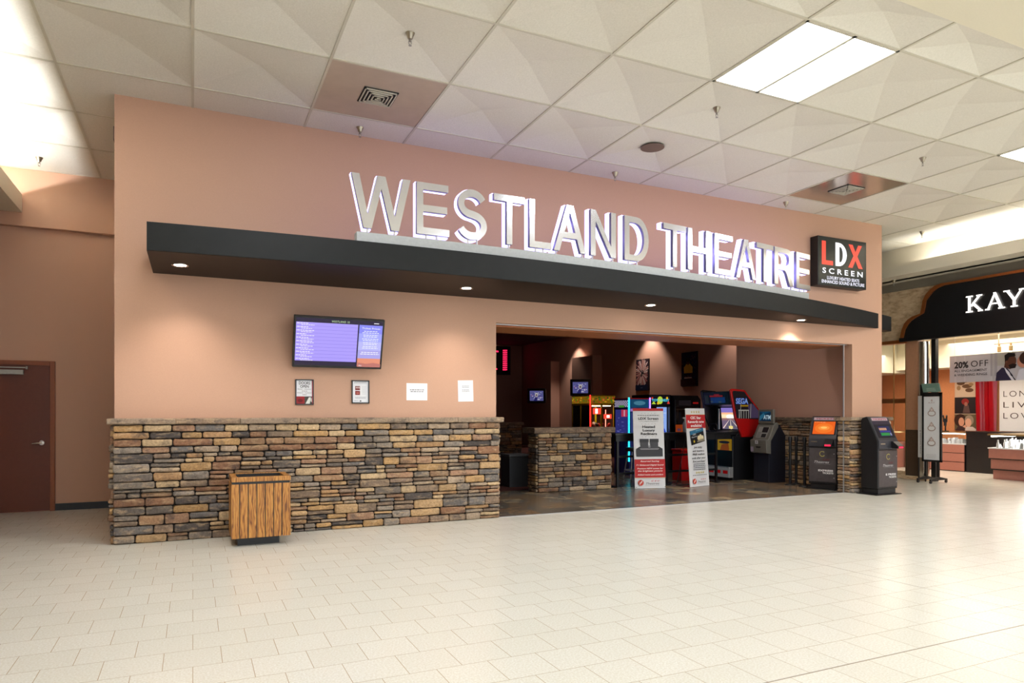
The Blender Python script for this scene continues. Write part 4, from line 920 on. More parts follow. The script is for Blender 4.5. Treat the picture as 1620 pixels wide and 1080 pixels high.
# posters on the side wall
def poster(y0, y1, z0, z1, label, fn):
    t = thing('film_poster', label, 'poster', (13.6, (y0 + y1) / 2, z0), R(-90)); w_ = abs(y1 - y0) / 2
    fr_ = MB().box(-w_ - .02, w_ + .02, -.03, 0, -.02, z1 - z0 + .02).build('frame', M['black_plastic'], t, .004)
    A = Art(emit=.0); fn(A, w_, z1 - z0); A.build('print', fr_, (0, -.031, 0))
def p1(A, w_, h_):
    A.poly(rect(-w_, w_, 0, h_), (44, 26, 36)); r2 = random.Random(1)
    for k in range(40):
        a = 6.283 * k / 40; l = r2.uniform(.25, .42); c, s_ = math.cos(a), math.sin(a)
        P = [(c * .07 - s_ * .004, h_ * .56 + s_ * .1 + c * .004), (c * l - s_ * .016, h_ * .56 + s_ * l * 1.25 + c * .016), (c * l + s_ * .016, h_ * .56 + s_ * l * 1.25 - c * .016), (c * .07 + s_ * .004, h_ * .56 + s_ * .1 - c * .004)]
        P = [(max(-w_ + .01, min(w_ - .01, u)), v) for u, v in P]; A.poly(P, r2.choice([(214, 160, 150), (236, 210, 206), (180, 110, 110)]))
    A.poly(ell(0, h_ * .56, .07), (226, 190, 190)); A.poly([(-.16, h_ * .66), (-.02, h_ * .58), (-.05, h_ * .46), (.0, h_ * .42), (.03, h_ * .52), (.19, h_ * .52), (.04, h_ * .60), (-.02, h_ * .63)], (20, 16, 24)); A.poly(rect(-w_, w_, 0, .17), (16, 24, 52)); A.poly(rect(-.05, .06, .07, .08), (140, 150, 190))
def p2(A, w_, h_):
    A.poly(rect(-w_, w_, 0, h_), (36, 30, 66)); r2 = random.Random(2)
    for k in range(46): A.poly(ell(r2.uniform(-w_ + .03, w_ - .03), r2.uniform(.1, h_ - .03), .022, .022, 6), r2.choice([(90, 60, 110), (50, 60, 120), (130, 70, 90), (40, 40, 80)]))
    A.poly([(-.19, h_ * .38), (-.2, h_ * .56), (-.08, h_ * .66), (.08, h_ * .66), (.2, h_ * .56), (.2, h_ * .38)], (240, 200, 60)); A.poly(ell(0, h_ * .72, .07, .09), (120, 78, 56)); A.poly(ell(0, h_ * .78, .09, .07), (40, 24, 22)); A.poly(rect(-w_, w_, 0, .2), (60, 16, 30)); A.poly(rect(-.17, .17, .22, .26), (220, 200, 200))
poster(18.42, 19.1, 2.16, 3.17, 'dark film poster with a starburst of pink light, the left one on the lobby wall', p1)
poster(16.05, 16.74, 2.22, 3.22, 'dark film poster with a figure in yellow, nearer the corner', p2)
# red letter board at the far left
t = thing('led_board', 'black electronic board with red glowing figures at the far left of the opening', 'sign', (12.38, 27.88, 3.1), 0)
MB().box(-1.2, .58, 0, .1, 0, 1.28).build('housing', M['black_plastic'], t)
A = Art(emit=1.7); r2 = random.Random(4)
for k in range(10): A.polys([rect(.20, .26, .20 + k * .095, .26 + k * .095), rect(.28, .34, .20 + k * .095, .27 + k * .095), rect(.36, .41, .21 + k * .095, .27 + k * .095)], (255, 40, 90))
A.polys([rect(-.2, -.02, 1.0, 1.07), rect(-.2, -.08, .22, .28)], (255, 40, 90)); A.build('figures', t, (0, -.005, 0))

# lobby downlights: real lamps that wash the side wall, then two added fill spots
for (y, e, l) in ((14.2, 90, 'lobby downlight hidden by the header, nearest'), (18.3, 115, 'lobby downlight hidden by the header, middle'), (22.95, 115, 'lobby downlight hidden by the header, farthest')):
    t = thing('lobby_light', l, 'downlight', (13.15, y, 4.44), 0); MB().lathe([(.09, .0), (.09, -.01), (.07, -.01)], seg=20).build('trim_ring', M['alu'], t)
    MB().cyl((0, 0, -.006), .065, .003).build('lamp', M['can_lamp'], t)
    L = bpy.data.lights.new('lobby_beam', 'SPOT'); L.energy = e; L.color = (1, .86, .74); L.spot_size = R(88); L.spot_blend = .6; L.shadow_soft_size = .04
    lo = bpy.data.objects.new('lobby_beam', L); C.objects.link(lo); lo.parent = t; lo.location = (0, 0, -.03)
for (x, y, l) in ((6.6, 10.3, 'unseen fill spot added above the low stone wall'), (9.3, 10.2, 'unseen fill spot added above the banner boards')):  # fill spots added to brighten the entry floor, boards and side wall
    t = thing('lobby_light', l, 'downlight', (x, y, 4.44), 0); MB().lathe([(.09, .0), (.09, -.01), (.07, -.01)], seg=20).build('trim_ring', M['alu'], t)
    L = bpy.data.lights.new('entry_fill', 'SPOT'); L.energy = 42; L.color = (1, .93, .85); L.spot_size = R(125); L.spot_blend = .8; L.shadow_soft_size = .05
    lo = bpy.data.objects.new('entry_fill', L); C.objects.link(lo); lo.parent = t; lo.location = (0, 0, -.03)
t = thing('lobby_light', 'small lit round lamp in the dark lobby ceiling', 'downlight', (12.4, 23.5, 4.445), 0)
MB().cyl((0, 0, -.01), .15, .008).build('lamp', em('far_lamp', (255, 240, 225), 2.5), t)

# ticket kiosks
def kiosk(x, y, rz, label, scr_kind):
    t = thing('ticket_kiosk', label, 'ticket kiosk', (x, y, 0), rz, 'black self-service ticket kiosks'); w_ = .25
    prof = [(0.0, .10), (0.0, .93), (.19, 1.33), (.23, 1.345), (.31, 1.32), (.33, 1.28), (.33, .10)]
    MB().prism(prof, 'x', -w_, w_).build('body', M['black_plastic'], t, .014)
    MB().box(-w_ + .03, w_ - .02, .02, .32, 0, .12).build('plinth', M['black_plastic'], t, .004)
    MB().box(-w_ - .08, w_ + .06, -.04, .36, 0, .012).build('base_plate', M['black_metal'], t, .003)
    dp_ = MB().box(-w_ + .015, w_ - .015, -.010, .004, .14, .76).build('door_panel', M['kiosk_print'], t, .003)
    pf_ = MB().box(-w_ + .008, w_ - .008, -.018, .004, .79, .935).build('printer_fascia', M['charcoal_plastic'], t, .006)
    MB().box(-w_ + .05, -w_ + .16, -.022, -.017, .868, .886).build('ticket_slot', M['nickel'], pf_, .001)
    sl = math.atan2(.19, .40)
    p_ = MB().box(-w_ + .008, w_ - .008, -.012, .004, 0, .44).build('head_panel', M['charcoal_plastic'], t, .006, (0, 0, .93), (-sl, 0, 0))
    A = Art(emit=.0, step=.0007); A.poly(rect(-.20, .20, .375, .43), (176, 150, 158)); A.text('TICKETS', .0, .388, .030, (150, 60, 70), bold=.02, width=.34)
    if scr_kind == 'orange':
        A.poly(rect(-.215, .215, .075, .36), (14, 14, 16), .0); A.poly(rect(-.19, .19, .09, .345), (236, 96, 20), 1.0); A.polys([ell(0, .21, .16, .10)], (244, 120, 34), 1.0); A.poly(ell(0, .215, .10, .045), (252, 150, 60), 1.0); A.poly(ell(0, .22, .055, .02), (255, 190, 100), 1.1); A.lines(-.18, .02, .325, 1, .01, .01, (255, 170, 110), 2)
    else:
        A.poly(rect(-.215, .215, .05, .30), (24, 20, 30), .0); A.poly(rect(-.215, .215, .30, .365), (50, 40, 56)); A.poly(rect(-.13, .16, .08, .27), (40, 44, 90), .8); A.poly(rect(-.12, .07, .19, .235), (214, 160, 130), .8); A.poly(rect(-.12, .15, .155, .18), (70, 70, 160), .8); A.poly(rect(-.12, .10, .09, .14), (40, 150, 70), .9); A.poly(rect(.11, .15, .09, .14), (150, 150, 190), .8)
    A.build('screen', t, (0, -.0, .93), (-sl, 0, 0)).location = (0, -.013 * math.cos(sl), .93 - .013 * math.sin(sl) * -1)
    m = MB(); m.prism([(-.02, .80), (-.02, .92), (-.05, .92), (-.15, .84), (-.15, .80)], 'x', .06, .21); sc_ = m.build('scanner', M['black_plastic'], t, .006)
    MB().box(.085, .185, -.154, -.149, .806, .832).build('scanner_light', em('scan_red', (255, 20, 50), 1.8), sc_)
    A = Art(); cx = .02; A.polys([ell(cx - .02 + .045 * math.cos(R(a)), .655 + .045 * math.sin(R(a)), .006, n=8) for a in range(50, 320, 22)], (214, 200, 90)); A.text('CEC', cx + .05, .535, .03, (110, 40, 44), bold=.01, width=.12, shear=.2)
    A.text('Theatres', cx - .03, .485, .045, (206, 204, 206), width=.26, shear=.4); A.poly(rect(-.12, .14, .465, .468), (150, 148, 150)); A.text('E PRESS' if scr_kind != 'orange' else 'EXPRESS', .06, .335, .032, (228, 226, 226), bold=.04, width=.26); A.text('TICKETS', .10, .29, .030, (228, 226, 226), bold=.04, width=.19)
    A.polys([ell(.205, .66, .008, n=8), ell(.205, .22, .008, n=8)], (190, 188, 186)); A.build('door_print', dp_, (0, -.0115, 0))
kiosk(10.52, 8.98, R(-67), 'black ticket kiosk with an orange screen inside the opening', 'orange')
kiosk(10.87, 7.93, 0, 'black ticket kiosk with a dark screen standing in front of the right pier', 'dark')
# cash machine
t = thing('cash_machine', 'grey and navy cash machine with a blue ATM sign on top', 'cash machine', (10.47, 10.43, 0), R(-90)); w_ = .205
MB().prism([(0, 0), (0, .80), (.10, 1.10), (.22, 1.20), (.30, 1.16), (.45, .95), (.45, 0)], 'x', -w_, w_).build('cabinet', M['navy'], t, .006)
fa_ = MB().prism([(-.07, .60), (-.09, .86), (-.02, .88), (.12, 1.16), (.20, 1.22), (.25, 1.20), (.25, 1.12), (.05, .84), (.05, .58)], 'x', -w_ - .012, w_ + .012).build('fascia', M['atm_grey'], t, .012)
A = Art(); A.poly(rect(-.14, .15, .02, .27), (150, 148, 142)); A.poly(rect(-.02, .13, .14, .26), (30, 22, 26)); A.poly(rect(.0, .12, .03, .11), (36, 34, 36)); A.polys([rect(-.11 + .03 * a, -.095 + .03 * a, .04 + .03 * b3, .055 + .03 * b3) for a in range(3) for b3 in range(4)], (70, 70, 74)); A.build('control_panel', fa_, (0, -.026, .885), (-math.atan2(.14, .28), 0, 0))
A = Art(); A.poly(rect(-.07, .01, .18, .25), (214, 212, 214)); A.poly(rect(-.04, -.02, .195, .24), (110, 110, 118)); A.poly([(-.06, .13), (.08, .13), (.06, .10), (-.04, .10)], (30, 28, 28)); A.poly(rect(-.2, -.12, .02, .12), (176, 160, 180)); A.build('lower_fascia_print', fa_, (0, -.080, .60), (R(4), 0, 0))
sb_ = MB().box(-.20, .20, .12, .18, 1.19, 1.48).build('sign_box', M['atm_grey'], t, .012)
A = Art(emit=.35); A.poly(rect(-.16, .14, .03, .22), (18, 62, 96)); A.poly([(-.16, .12), (-.05, .20), (.0, .14), (-.16, .03)], (60, 140, 176)); A.poly([(-.16, .22), (.14, .22), (.0, .17)], (30, 100, 140)); A.text('ATM', .045, .065, .085, (196, 220, 232), bold=.03, width=.2, shear=.1, emit=.6); A.build('sign_face', sb_, (0, .118, 1.215))
# rope stanchions
for (x, y, l) in ((10.60, 9.807, 'black stanchion post, the one nearest the cash machine'), (10.81, 9.85, 'black stanchion post second from the cash machine'), (10.60, 9.46, 'black stanchion post midway between cash machine and kiosk'), (10.81, 9.47, 'black stanchion post right beside the orange-screen kiosk')):
    t = thing('stanchion', l, 'stanchion', (x, y, 0), 0, 'black stanchions along the stone wall')
    MB().lathe([(.105, 0), (.105, .012), (.04, .03)], seg=24).build('base', M['black_metal'], t); MB().cyl((0, 0, .02), .026, .86, 'z', 14).build('post', M['black_metal'], t); MB().lathe([(.034, .84), (.036, .86), (.036, .93), (.026, .945)], seg=16).build('belt_head', M['black_plastic'], t)

# ================================================================== THE JEWELLER'S SHOP
XK = 13.8
w = MB()
w.box(XK + .03, XK + .2, 5.0, 11.6, 2.95, 4.05); struct('wall_shop_front', w, M['marble'])
# black name board with bronze outline; outline in (y, z)
out = [(9.70, 3.0), (9.66, 3.17), (9.60, 3.30), (9.52, 3.38), (9.42, 3.43), (9.25, 3.47), (9.22, 3.60), (9.20, 3.72), (9.14, 3.84), (9.05, 3.93), (8.95, 3.99), (8.82, 4.02), (5.2, 4.03)]
t = thing('shop_sign', 'black scalloped shop fascia with a copper edge and glowing white serif letters', 'sign', (XK, 9.7, 3.0))
MB().prism([(y - 9.7, z - 3.0) for y, z in out] + [(5.2 - 9.7, 0)], 'x', -.10, .02).build('fascia', M['black_plastic'], t)
edge = [(y - 9.7, z - 3.0) for y, z in out]; inr = [(y - 9.7 - .075 if k < 12 else y - 9.7, z - 3.0 - (.0 if k < 2 else .035 if k < 5 else .0 if k < 8 else .05)) for k, (y, z) in enumerate(out)]
m = MB(); v = [(-.125, *p) for p in edge] + [(-.125, *p) for p in inr] + [(.0, *p) for p in edge] + [(-.10, *p) for p in inr]; n = len(edge)
m.add(v, [(k, k + 1, n + k + 1, n + k) for k in range(n - 1)] + [(k, 2 * n + k, 2 * n + k + 1, k + 1) for k in range(n - 1)] + [(n + k, n + k + 1, 3 * n + k + 1, 3 * n + k) for k in range(n - 1)]); m.build('copper_edge', M['copper'], t)
MB().box(-.12, .02, -4.5, .02, -.075, .0).build('lower_edge', M['black_metal'], t)
A = Art(emit=4.0, step=.0)
def serif(A, cx, cz, w_, th=.022): return rect(cx - w_ / 2, cx + w_ / 2, cz, cz + th)
hK = .318; WH = (255, 246, 236)
K = [rect(.035, .085, 0, hK), serif(A, .06, 0, .13), serif(A, .06, hK - .022, .13), [(.08, .13), (.22, .30), (.27, .30), (.11, .105)], [(.10, .155), (.135, .195), (.295, .02), (.24, .02)], serif(A, .265, 0, .09), serif(A, .245, hK - .022, .11)]
Aa = [[(.36 + .02, .0), (.36 + .155, hK), (.36 + .185, hK), (.36 + .065, .0)], [(.36 + .135, hK), (.36 + .185, hK), (.36 + .315, 0), (.36 + .255, 0)], rect(.36 + .09, .36 + .25, .10, .122), serif(A, .36 + .035, 0, .085), serif(A, .36 + .285, 0, .12)]
Yy = [[(.70 + .01, hK), (.70 + .065, hK), (.70 + .185, .14), (.70 + .14, .12)], [(.70 + .27, hK), (.70 + .31, hK), (.70 + .185, .12), (.70 + .155, .14)], rect(.70 + .135, .70 + .185, 0, .15), serif(A, .73, hK - .022, .11), serif(A, .99, hK - .022, .10), serif(A, .86, 0, .12)]
for L_ in (K, Aa, Yy): A.polys(L_, WH)
A.mb.v = [(p[0], -.0, p[2]) for p in A.mb.v]
A.build('lettering', t, (-.128, 8.315 - 9.7, 3.36 - 3.0), (0, 0, R(-90)))
m = MB(); m.box(XK - .05, XK + .15, 9.62, 11.6, 2.90, 2.97); struct('trim_10', m, M['copper'])
# pillars and black post
t = thing('shop_pillar', 'shop pillar of brown stone with a darker granite foot and a chrome edge', 'pillar', (XK + .04, 9.52, 0))
MB().box(-.05, .30, -.14, .12, 1.05, 2.93).build('shaft', M['marble'] if False else plain('brown_stone', rgb(188, 138, 106), .3), t); MB().box(-.055, .305, -.145, .125, .0, 1.05).build('granite_foot', M['granite'], t)
MB().lathe([(.10, 0), (.10, 2.90)], (.04, -.22, 0), 24).build('chrome_column', M['chrome'], t)
MB().box(-.08, .34, -.34, .16, 0, .08).build('plinth', M['marble'], t, .004)
m = MB(); m.box(XK + .02, XK + .12, 9.02, 9.11, 0, 2.93); o = m.build('shop_post', M['black_metal']); tag(o, 'slim black upright post beside the chrome pillar of the shop', 'post')
# glass bay
t = thing('shop_window', 'tall clear glass shop window with brass rails at the corner of the jeweller', 'window', (XK + .05, 9.66, 0))
MB().box(0, .012, 0, .95, .16, 2.90).build('pane', M['glass_clear'], t)
MB().box(-.01, .03, 0, .03, .16, 2.92).box(-.005, .02, .30, .31, .16, 2.92).box(-.01, .03, .92, .95, .16, 2.92).build('mullion', M['gold'], t)
MB().box(-.02, .05, -.02, 1.5, .0, .16).build('sill', M['marble'], t)
MB().box(.2, .23, 0, 1.4, 1.62, 1.72).build('copper_rail', M['copper'], t)
# inside
w = MB(); w.box(17.6, 17.8, 2, 13.4, 0, 3.4); struct('wall_shop_back', w, M['orange_wall'])
w = MB(); w.box(13.8, 17.8, 13.0, 13.2, 0, 3.4); struct('wall_shop_end', w, M['cherry'])
w = MB(); w.box(13.9, 17.8, 2, 13.2, 3.2, 3.3); w.box(16.8, 17.6, 2, 13.0, 2.52, 3.2); w.box(13.95, 17.6, 12.0, 13.0, 2.45, 3.2); struct('ceiling_shop', w, M['cream_drywall'])
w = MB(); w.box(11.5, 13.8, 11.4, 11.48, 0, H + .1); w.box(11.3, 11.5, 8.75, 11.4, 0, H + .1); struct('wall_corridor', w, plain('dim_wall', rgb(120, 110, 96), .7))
def shop_panel(name, y0, y1, z0, z1, label, cat, fn, x=17.579):
    t = thing(name, label, cat, (x, y0, z0), R(-90)); w_ = y0 - y1
    MB().box(0, w_, -.02, .02, 0, z1 - z0).build('panel', M['sign_white'], t); A = Art(); fn(A, w_, z1 - z0); A.build('print', t, (0, -.0205, 0))
def ph(A, w_, h_):
    a, b3 = h_ / 3, h_ * 2 / 3
    A.poly(rect(0, w_, 0, h_), (196, 170, 146)); A.polys([ell(.15, b3 + .34, .10, .05), ell(.3, b3 + .26, .12, .05), ell(.36, b3 + .16, .1, .05), ell(.2, b3 + .38, .14, .03)], (96, 66, 44)); A.polys([ell(.1, b3 + .22, .05, .06), ell(.4, b3 + .3, .06, .04)], (150, 120, 84))
    A.poly(rect(0, w_, a, b3 - .015), (26, 18, 22)); A.poly(ell(.26, a + .30, .09, .08), (130, 30, 26)); A.poly([(.2, a + .02), (.24, a + .22), (.34, a + .22), (.38, a + .02)], (86, 62, 58)); A.poly(ell(.28, a + .24, .04, .05), (150, 96, 80))
    A.poly(rect(0, w_, 0, a - .015), (96, 84, 60)); A.poly(ell(.14, .26, .15, .16), (50, 28, 20)); A.poly(ell(.17, .22, .07, .11), (204, 146, 118)); A.poly(ell(.36, .26, .11, .13), (150, 130, 110)); A.poly(ell(.34, .20, .075, .11), (214, 164, 138)); A.poly([(.02, 0), (.1, .13), (.24, .1), (.25, 0)], (60, 40, 40)); A.poly([(.26, 0), (.28, .1), (.45, .1), (w_, .04), (w_, 0)], (206, 190, 180)); A.poly([(.2, .1), (.27, .15), (.3, .06)], (214, 160, 136))
shop_panel('photo_panel', 10.96, 10.43, .96, 2.24, 'tall panel of three photographs on the back wall of the shop', 'poster', ph)
t = thing('red_curtain', 'glossy red draped panel on the back wall of the shop', 'curtain', (17.5, 10.40, .97), R(-90)); m = MB(); n = 48
v = []; 
for z in (0, .4, .8, 1.22):
    for k in range(n + 1): u = .46 * k / n; v.append((u, -.05 * math.sin(u * 21 + z * .5) - .008 * math.sin(u * 60 + z * 2), z))
m.add(v, [(r_ * (n + 1) + k, r_ * (n + 1) + k + 1, (r_ + 1) * (n + 1) + k + 1, (r_ + 1) * (n + 1) + k) for r_ in range(3) for k in range(n)], 0, None, True); m.build('drape', plain('red_satin', rgb(150, 6, 22), .22), t); MB().box(0, .46, -.02, .02, 1.22, 1.24).build('rail', M['gold'], t)
def lll(A, w_, h_):
    for s_, v in (('LONG', .82), ('LIVE', .56), ('LOVE', .30)): A.text(s_, .09, v, .145, (60, 44, 40), 'l', bold=-.008, width=.68, space=1.3)
shop_panel('slogan_panel', 9.90, 8.9, .97, 2.3, 'pale pink wall panel lettered in thin dark capitals', 'poster', lll)
t = thing('hanging_banner', 'wide hanging banner reading 20% OFF with a man in a dark suit', 'banner', (14.6, 9.22, 2.05), R(-90))
MB().box(0, 1.75, 0, .012, 0, .56).build('cloth', M['sign_white'], t); MB().tube([(.1, .006, .56), (.1, .006, 1.15)], .003, 5).tube([(1.6, .006, .56), (1.6, .006, 1.15)], .003, 5).build('wire', M['alu'], t)
A = Art(); A.poly(rect(0, 1.75, 0, .56), (188, 182, 188)); A.polys([rect(.1, .14, 0, .56), rect(.3, .33, 0, .56)], (196, 190, 196)); A.poly(rect(.82, .95, .1, .56), (164, 158, 164)); A.polys([rect(.95, 1.3, .3, .56)], (176, 172, 166)); A.poly(rect(.86, .9, .0, .56), (176, 170, 174))
A.text('20%', .10, .30, .13, (30, 26, 30), 'l', bold=.03, width=.29); A.text('OFF', .44, .31, .13, (40, 36, 40), 'l', bold=-.005, width=.34, space=1.1)
A.text('ALL ENGAGEMENT', .10, .215, .048, (50, 46, 50), 'l', bold=.004, width=.66); A.text('& WEDDING RINGS', .10, .13, .048, (50, 46, 50), 'l', bold=.004, width=.66)
A.poly([(.92, 0), (.94, .16), (1.04, .26), (1.14, .24), (1.24, .10), (1.26, 0)], (44, 38, 62)); A.poly([(1.08, .27), (1.16, .18), (1.30, .0), (1.22, 0), (1.12, .16)], (214, 210, 222)); A.poly([(1.18, .16), (1.20, .1), (1.30, 0), (1.27, 0)], (30, 26, 36)); A.poly([(1.08, .26), (1.10, .36), (1.22, .34), (1.20, .22)], (84, 50, 40)); A.poly(ell(1.20, .38, .105, .13), (92, 54, 42)); A.poly([(1.10, .38), (1.09, .50), (1.16, .545), (1.28, .53), (1.29, .47), (1.18, .46), (1.14, .38)], (24, 18, 20)); A.poly([(1.16, .30), (1.20, .23), (1.29, .24), (1.31, .31), (1.24, .33)], (28, 18, 18)); A.poly(ell(1.13, .37, .015, .026), (110, 66, 52))
A.poly(ell(1.42, .36, .10, .12), (190, 130, 110)); A.poly(ell(1.47, .42, .11, .12), (60, 36, 30)); A.poly([(1.30, 0), (1.36, .2), (1.5, .24), (1.75, .2), (1.75, 0)], (206, 204, 216)); A.build('print', t, (0, -.0005, 0))
# counters
def counter(y0, y1, x, label, dark):
    t = thing('shop_counter', label, 'counter', (x, y0, 0), R(-90)); w_ = y0 - y1
    if dark: MB().box(0, w_, 0, .5, 0, .94).build('body', M['black_plastic'], t); MB().box(0, w_, -.02, .5, .94, .965).box(0, w_, -.006, 0, .60, .62).build('top', M['black_metal'], t)
    else:
        MB().box(0, w_, .03, .5, 0, .64).build('body', M['black_plastic'], t)
        for k in range(3): MB().box(0.0, w_ - .0, 0, .03, .02 + k * .215, .22 + k * .215).build('drawer', M['rose_laminate'], t, .003)
        MB().box(0, w_, 0, .5, .64, .67).build('deck', M['sign_white'], t); MB().box(0, w_, 0, .01, .67, .92).build('pane', M['glass_clear'], t); MB().box(0, w_, -.01, .5, .92, .945).build('top', M['gold'], t)
        MB().box(.0, w_, .02, .05, .895, .915).build('case_lamp', em('case_white', (255, 246, 236), 8), t)
        m = MB(); r2 = random.Random(9)
        for k in range(26): x_ = r2.uniform(.05, w_ - .05); m.box(x_ - .02, x_ + .02, r2.uniform(.08, .2), .25, .67, .67 + r2.uniform(.05, .15))
        o = m.build('jewellery_bust', M['white_paper'], t)
counter(11.6, 10.16, 16.62, 'rose-drawered display counter with lit glass case at the back of the shop', False)
counter(10.13, 8.6, 16.66, 'plain black counter beneath the red drape', True)
t = thing('display_case', 'glass jewellery display case on stepped rose-coloured plinth at the right edge', 'display case', (15.55, 8.0, 0))
def octa(r, c=.25): return [(-r, -r * 1.0 + c), (-r + c, -r), (2.5, -r), (2.5, r), (-r + c, r), (-r, r - c)]
def ring(cx): return [(cx, .86), (cx + .0, -.60), (cx + .45, -1.1), (.95, -1.1), (.95, .86)]
for k, (z0, z1, o_) in enumerate(((.0, .20, .16), (.22, .43, .08), (.45, .65, 0.0))):
    MB().prism(ring(-.22 + o_), 'z', z0, z1).build('stepped_plinth', M['rose_laminate'], t, .004)
MB().prism(ring(-.16), 'z', .2, .22).prism(ring(-.20), 'z', .43, .45).build('shadow_gap', M['black_base'], t)
MB().prism(ring(-.25), 'z', .65, .675).build('deck', M['sign_white'], t)
m = MB(); P = ring(-.25)
for a, b3 in ((0, 1), (1, 2), (2, 3)): p, q = P[a], P[b3]; m.add([(p[0], p[1], .675), (q[0], q[1], .675), (q[0], q[1], .93), (p[0], p[1], .93)], [(0, 1, 2, 3)])
m.build('pane', M['glass_clear'], t)
MB().prism(ring(-.26), 'z', .93, .965).build('top_rim', M['gold'], t)
MB().box(-.19, .9, .80, .83, .90, .925).build('case_lamp', M['case_white'], t); MB().box(-.255, -.24, -.61, -.595, .675, .93).build('corner_bead', M['gold'], t)
L = bpy.data.lights.new('case_light', 'AREA'); L.energy = 22; L.size = .7; L.color = (1, .96, .9); lo = bpy.data.objects.new('case_light', L); C.objects.link(lo); lo.parent = t; lo.location = (.3, .1, .92)
m = MB(); r2 = random.Random(10)
for k in range(170):
    x_, y_ = r2.uniform(-.21, .6), r2.uniform(-.7, .8); h_ = r2.uniform(.05, .2); q = r2.uniform(.02, .035); m.lathe([(q, .675), (q * .8, .675 + h_ * .5), (q * .35, .675 + h_ * .8), (q * .5, .675 + h_)], (x_, y_, 0), 8)
o = m.build('jewellery_stand', M['white_paper'], t)
# bench microscopes on the counters
def scope(x, y, z, rz, k, label):
    t = thing('bench_microscope', label, 'microscope', (x, y, z), rz)
    MB().box(-.09 * k, .09 * k, -.12 * k, .12 * k, 0, .02).build('base', M['black_metal'], t, .004); MB().cyl((0, .08 * k, .02), .016, .34 * k).build('column', M['black_metal'], t)
    MB().box(-.05 * k, .05 * k, -.12 * k, .09 * k, .26 * k, .36 * k).cyl((0, -.06 * k, .16 * k), .035 * k, .1 * k).tube([(-.03 * k, -.1 * k, .34 * k), (-.04 * k, -.2 * k, .44 * k)], .022 * k, 8).tube([(.03 * k, -.1 * k, .34 * k), (.04 * k, -.2 * k, .44 * k)], .022 * k, 8).build('head', M['black_plastic'], t, .005)
scope(16.85, 10.75, .945, R(-60), .9, 'small black jeweller microscope on the rose counter at the back')
scope(15.75, 7.93, .965, R(-100), 1.3, 'large black microscope with a spotlight on the glass display case')
t = thing('desk_lamp', 'bright small lamp glaring beside the microscope on the display case', 'lamp', (15.5, 8.12, .965)); MB().cyl((0, 0, 0), .03, .02).tube([(0, 0, .02), (0, 0, .2), (-.03, 0, .26)], .006, 6).build('stem', M['black_metal'], t); MB().ball((-.045, 0, .27), .022).build('bulb', em('spark', (255, 255, 255), 30), t)
for (x, y, l) in ((16.9, 11.2, 'red box on the rose counter'), ):
    o = MB().box(-.05, .05, -.05, .05, 0, .16).build('gift_box', M['red_gloss'], None, .004, (x, y, .945)); tag(o, l, 'box')
o = MB().prism([(-.05, 0), (.05, 0), (.0, .24)], 'y', -.13, .13).build('tent_card', M['white_paper'], None, 0, (16.5, 12.1, .93)); tag(o, 'white folded card standing behind the corner shop window', 'card')
t = thing('side_counter', 'rose counter with glass top seen through the corner window', 'counter', (16.2, 12.0, 0)); MB().box(0, .8, -.3, .5, 0, .66).build('body', M['rose_laminate'], t, .01); MB().box(-.01, .81, -.31, .5, .9, .93).build('top', M['gold'], t); MB().box(0, .01, -.3, .5, .66, .9).build('pane', M['glass_clear'], t)
# track lights
t = thing('track_light', 'ceiling track with two brass spotlights in the shop', 'track light', (15.6, 8.9, 3.2)); MB().box(-.01, .01, -1.2, 0, -.33, -.31).box(-.01, .01, -1.15, -1.13, -.31, 0).box(-.01, .01, -.1, -.08, -.31, 0).build('track', M['nickel'], t)
for k, yy in enumerate((-.10, -.33)): MB().cyl((0, yy, -.37), .02, .05).cyl((0, yy, -.49), .035, .11).build('spotlight', M['gold'], t); MB().cyl((0, yy, -.495), .03, .006).build('spot_lens', em('spot_lens', (255, 236, 200), 14) if k else M['black_base'], t)
# rolling sign stand
t = thing('rolling_sign', 'black rolling frame with a tall white poster of rings outside the jeweller', 'sign stand', (13.53, 8.90, 0), R(-90))
MB().box(-.20, .20, -.02, .02, .42, .46).box(-.20, .20, -.02, .02, 1.74, 1.82).box(-.20, -.165, -.02, .02, .42, 1.82).box(.165, .20, -.02, .02, .42, 1.82).build('frame', M['black_metal'], t, .003)
MB().box(-.165, .165, -.008, .01, .46, 1.74).build('poster', M['sign_white'], t)
A = Art(); A.text('KAY', 0, 1.60, .03, (180, 150, 150), width=.13); A.poly(ell(0, 1.66, .018, .024), (200, 180, 176))
for z in (1.40, 1.10, .80):
    A.poly(ell(0, z, .085, .06), (170, 150, 144)); A.poly(ell(0, z + .0, .066, .042), (228, 226, 226)); A.poly([(-.05, z + .06), (0, z + .13), (.05, z + .06), (0, z + .03)], (186, 160, 150)); A.poly(ell(0, z + .07, .025), (214, 200, 196))
A.lines(-.12, .12, .56, 3, .03, .008, (190, 186, 186), 12); A.build('print', t, (0, -.009, 0))
MB().box(-.17, .19, -.01, .01, 0, .18).build('green_header', plain('grey_green_card', rgb(110, 140, 128), .5), t, 0, (0, -.01, 1.83), (R(20), 0, 0))
A = Art(); A.text('KAY', 0, .11, .03, (220, 232, 226), width=.08); A.lines(-.11, .12, .07, 3, .022, .007, (190, 206, 198), 14); A.build('header_print', t, (0, -.021, 1.835), (R(20), 0, 0))
for sx in (-.13, .13): MB().box(sx - .02, sx + .02, -.015, .015, .09, .42).build('upright', M['black_metal'], t)
for sx in (-.13, .13):
    MB().prism([(-.26, .06), (-.26, .085), (-.03, .125), (.03, .125), (.26, .085), (.26, .06)], 'x', sx - .02, sx + .02).build('foot', M['black_metal'], t, .003)
    for sy in (-.24, .24): MB().cyl((sx - .012, sy, .032), .032, .024, 'x', 14).build('castor', M['black_plastic'], t)
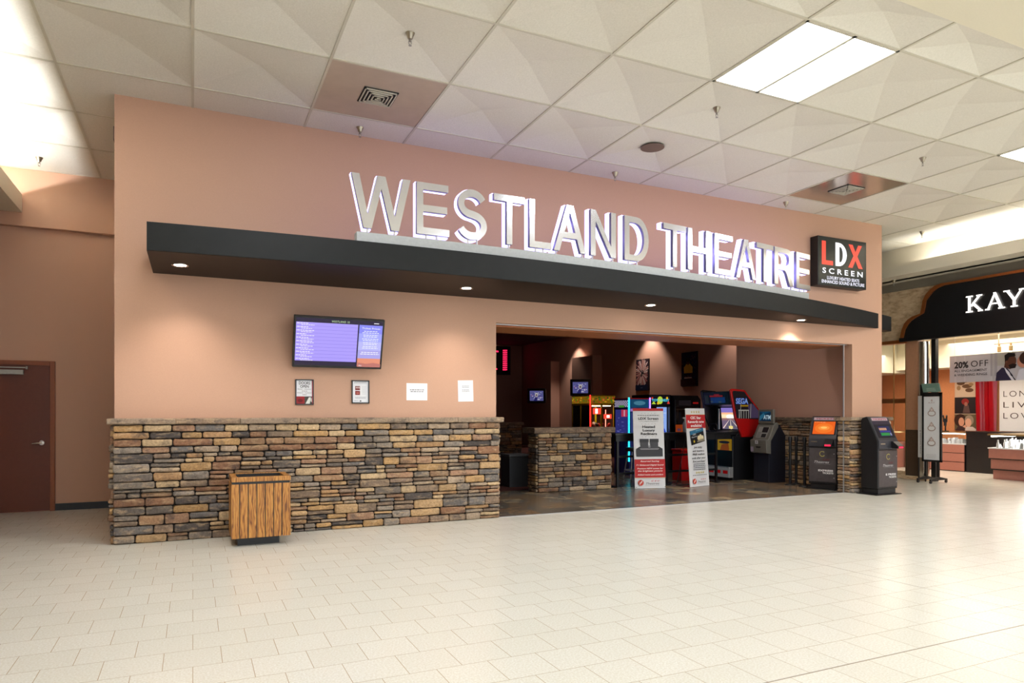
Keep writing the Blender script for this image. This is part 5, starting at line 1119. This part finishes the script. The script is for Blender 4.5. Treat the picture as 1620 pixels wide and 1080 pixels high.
t = thing('sale_board', 'narrow white board with 20% OFF written sideways, beside the rolling ring poster', 'sign', (13.62, 9.17, .49), R(-90))
MB().box(-.085, .085, 0, .02, 0, 1.27).build('panel', M['sign_white'], t); MB().box(-.085, -.07, .0, .03, -.49, 0).box(.06, .075, 0, .03, -.49, 0).box(-.04, .085, .0, .03, 1.27, 1.50).build('frame', M['black_metal'], t)
A = Art(); A.text('20% OFF', .0, 1.20, .085, (40, 36, 44), 'l', bold=.01, width=.60, rot=R(-90)); A.text('ALL ENGAGEMENT', .02, .56, .028, (110, 106, 112), 'l', width=.48, rot=R(-90)); A.text('& WEDDING RINGS', -.045, .56, .028, (110, 106, 112), 'l', width=.48, rot=R(-90)); A.build('print', t, (0, -.0005, 0))
L = bpy.data.lights.new('shop_light', 'AREA'); L.energy = 55; L.size = 2.5; L.color = (1, .87, .72); lo = bpy.data.objects.new('shop_light', L); C.objects.link(lo); lo.location = (15.6, 9.4, 3.1)
L = bpy.data.lights.new('shop_light', 'AREA'); L.energy = 30; L.size = 1.5; L.color = (1, .87, .72); lo = bpy.data.objects.new('shop_light', L); C.objects.link(lo); lo.location = (15.6, 11.6, 2.9)

# ================================================================== CAMERA, WORLD, VIEW
cam = bpy.data.cameras.new('camera'); cam.sensor_width = 36; cam.lens = 24.0; cam.shift_y = 112 / 1620.0; cam.clip_end = 200; cam.clip_start = .05
co = bpy.data.objects.new('camera', cam); C.objects.link(co); co.location = (0, 0, 1.42); co.rotation_euler = (R(90), 0, -YAW); SC.camera = co
wd = bpy.data.worlds.new('hall_ambient'); SC.world = wd; wd.use_nodes = True; bg = wd.node_tree.nodes['Background']; bg.inputs[0].default_value = (.86, .93, 1.0, 1); bg.inputs[1].default_value = 1.15
vs = SC.view_settings; vs.view_transform = 'Standard'; vs.look = 'None'; vs.gamma = 1; vs.use_curve_mapping = False; vs.exposure = 0.92
SC.cycles.use_denoising = True; SC.cycles.max_bounces = 7; SC.cycles.diffuse_bounces = 4; SC.cycles.glossy_bounces = 4; SC.cycles.transparent_max_bounces = 12; SC.cycles.sample_clamp_indirect = 6.0; SC.cycles.caustics_reflective = False; SC.cycles.caustics_refractive = False
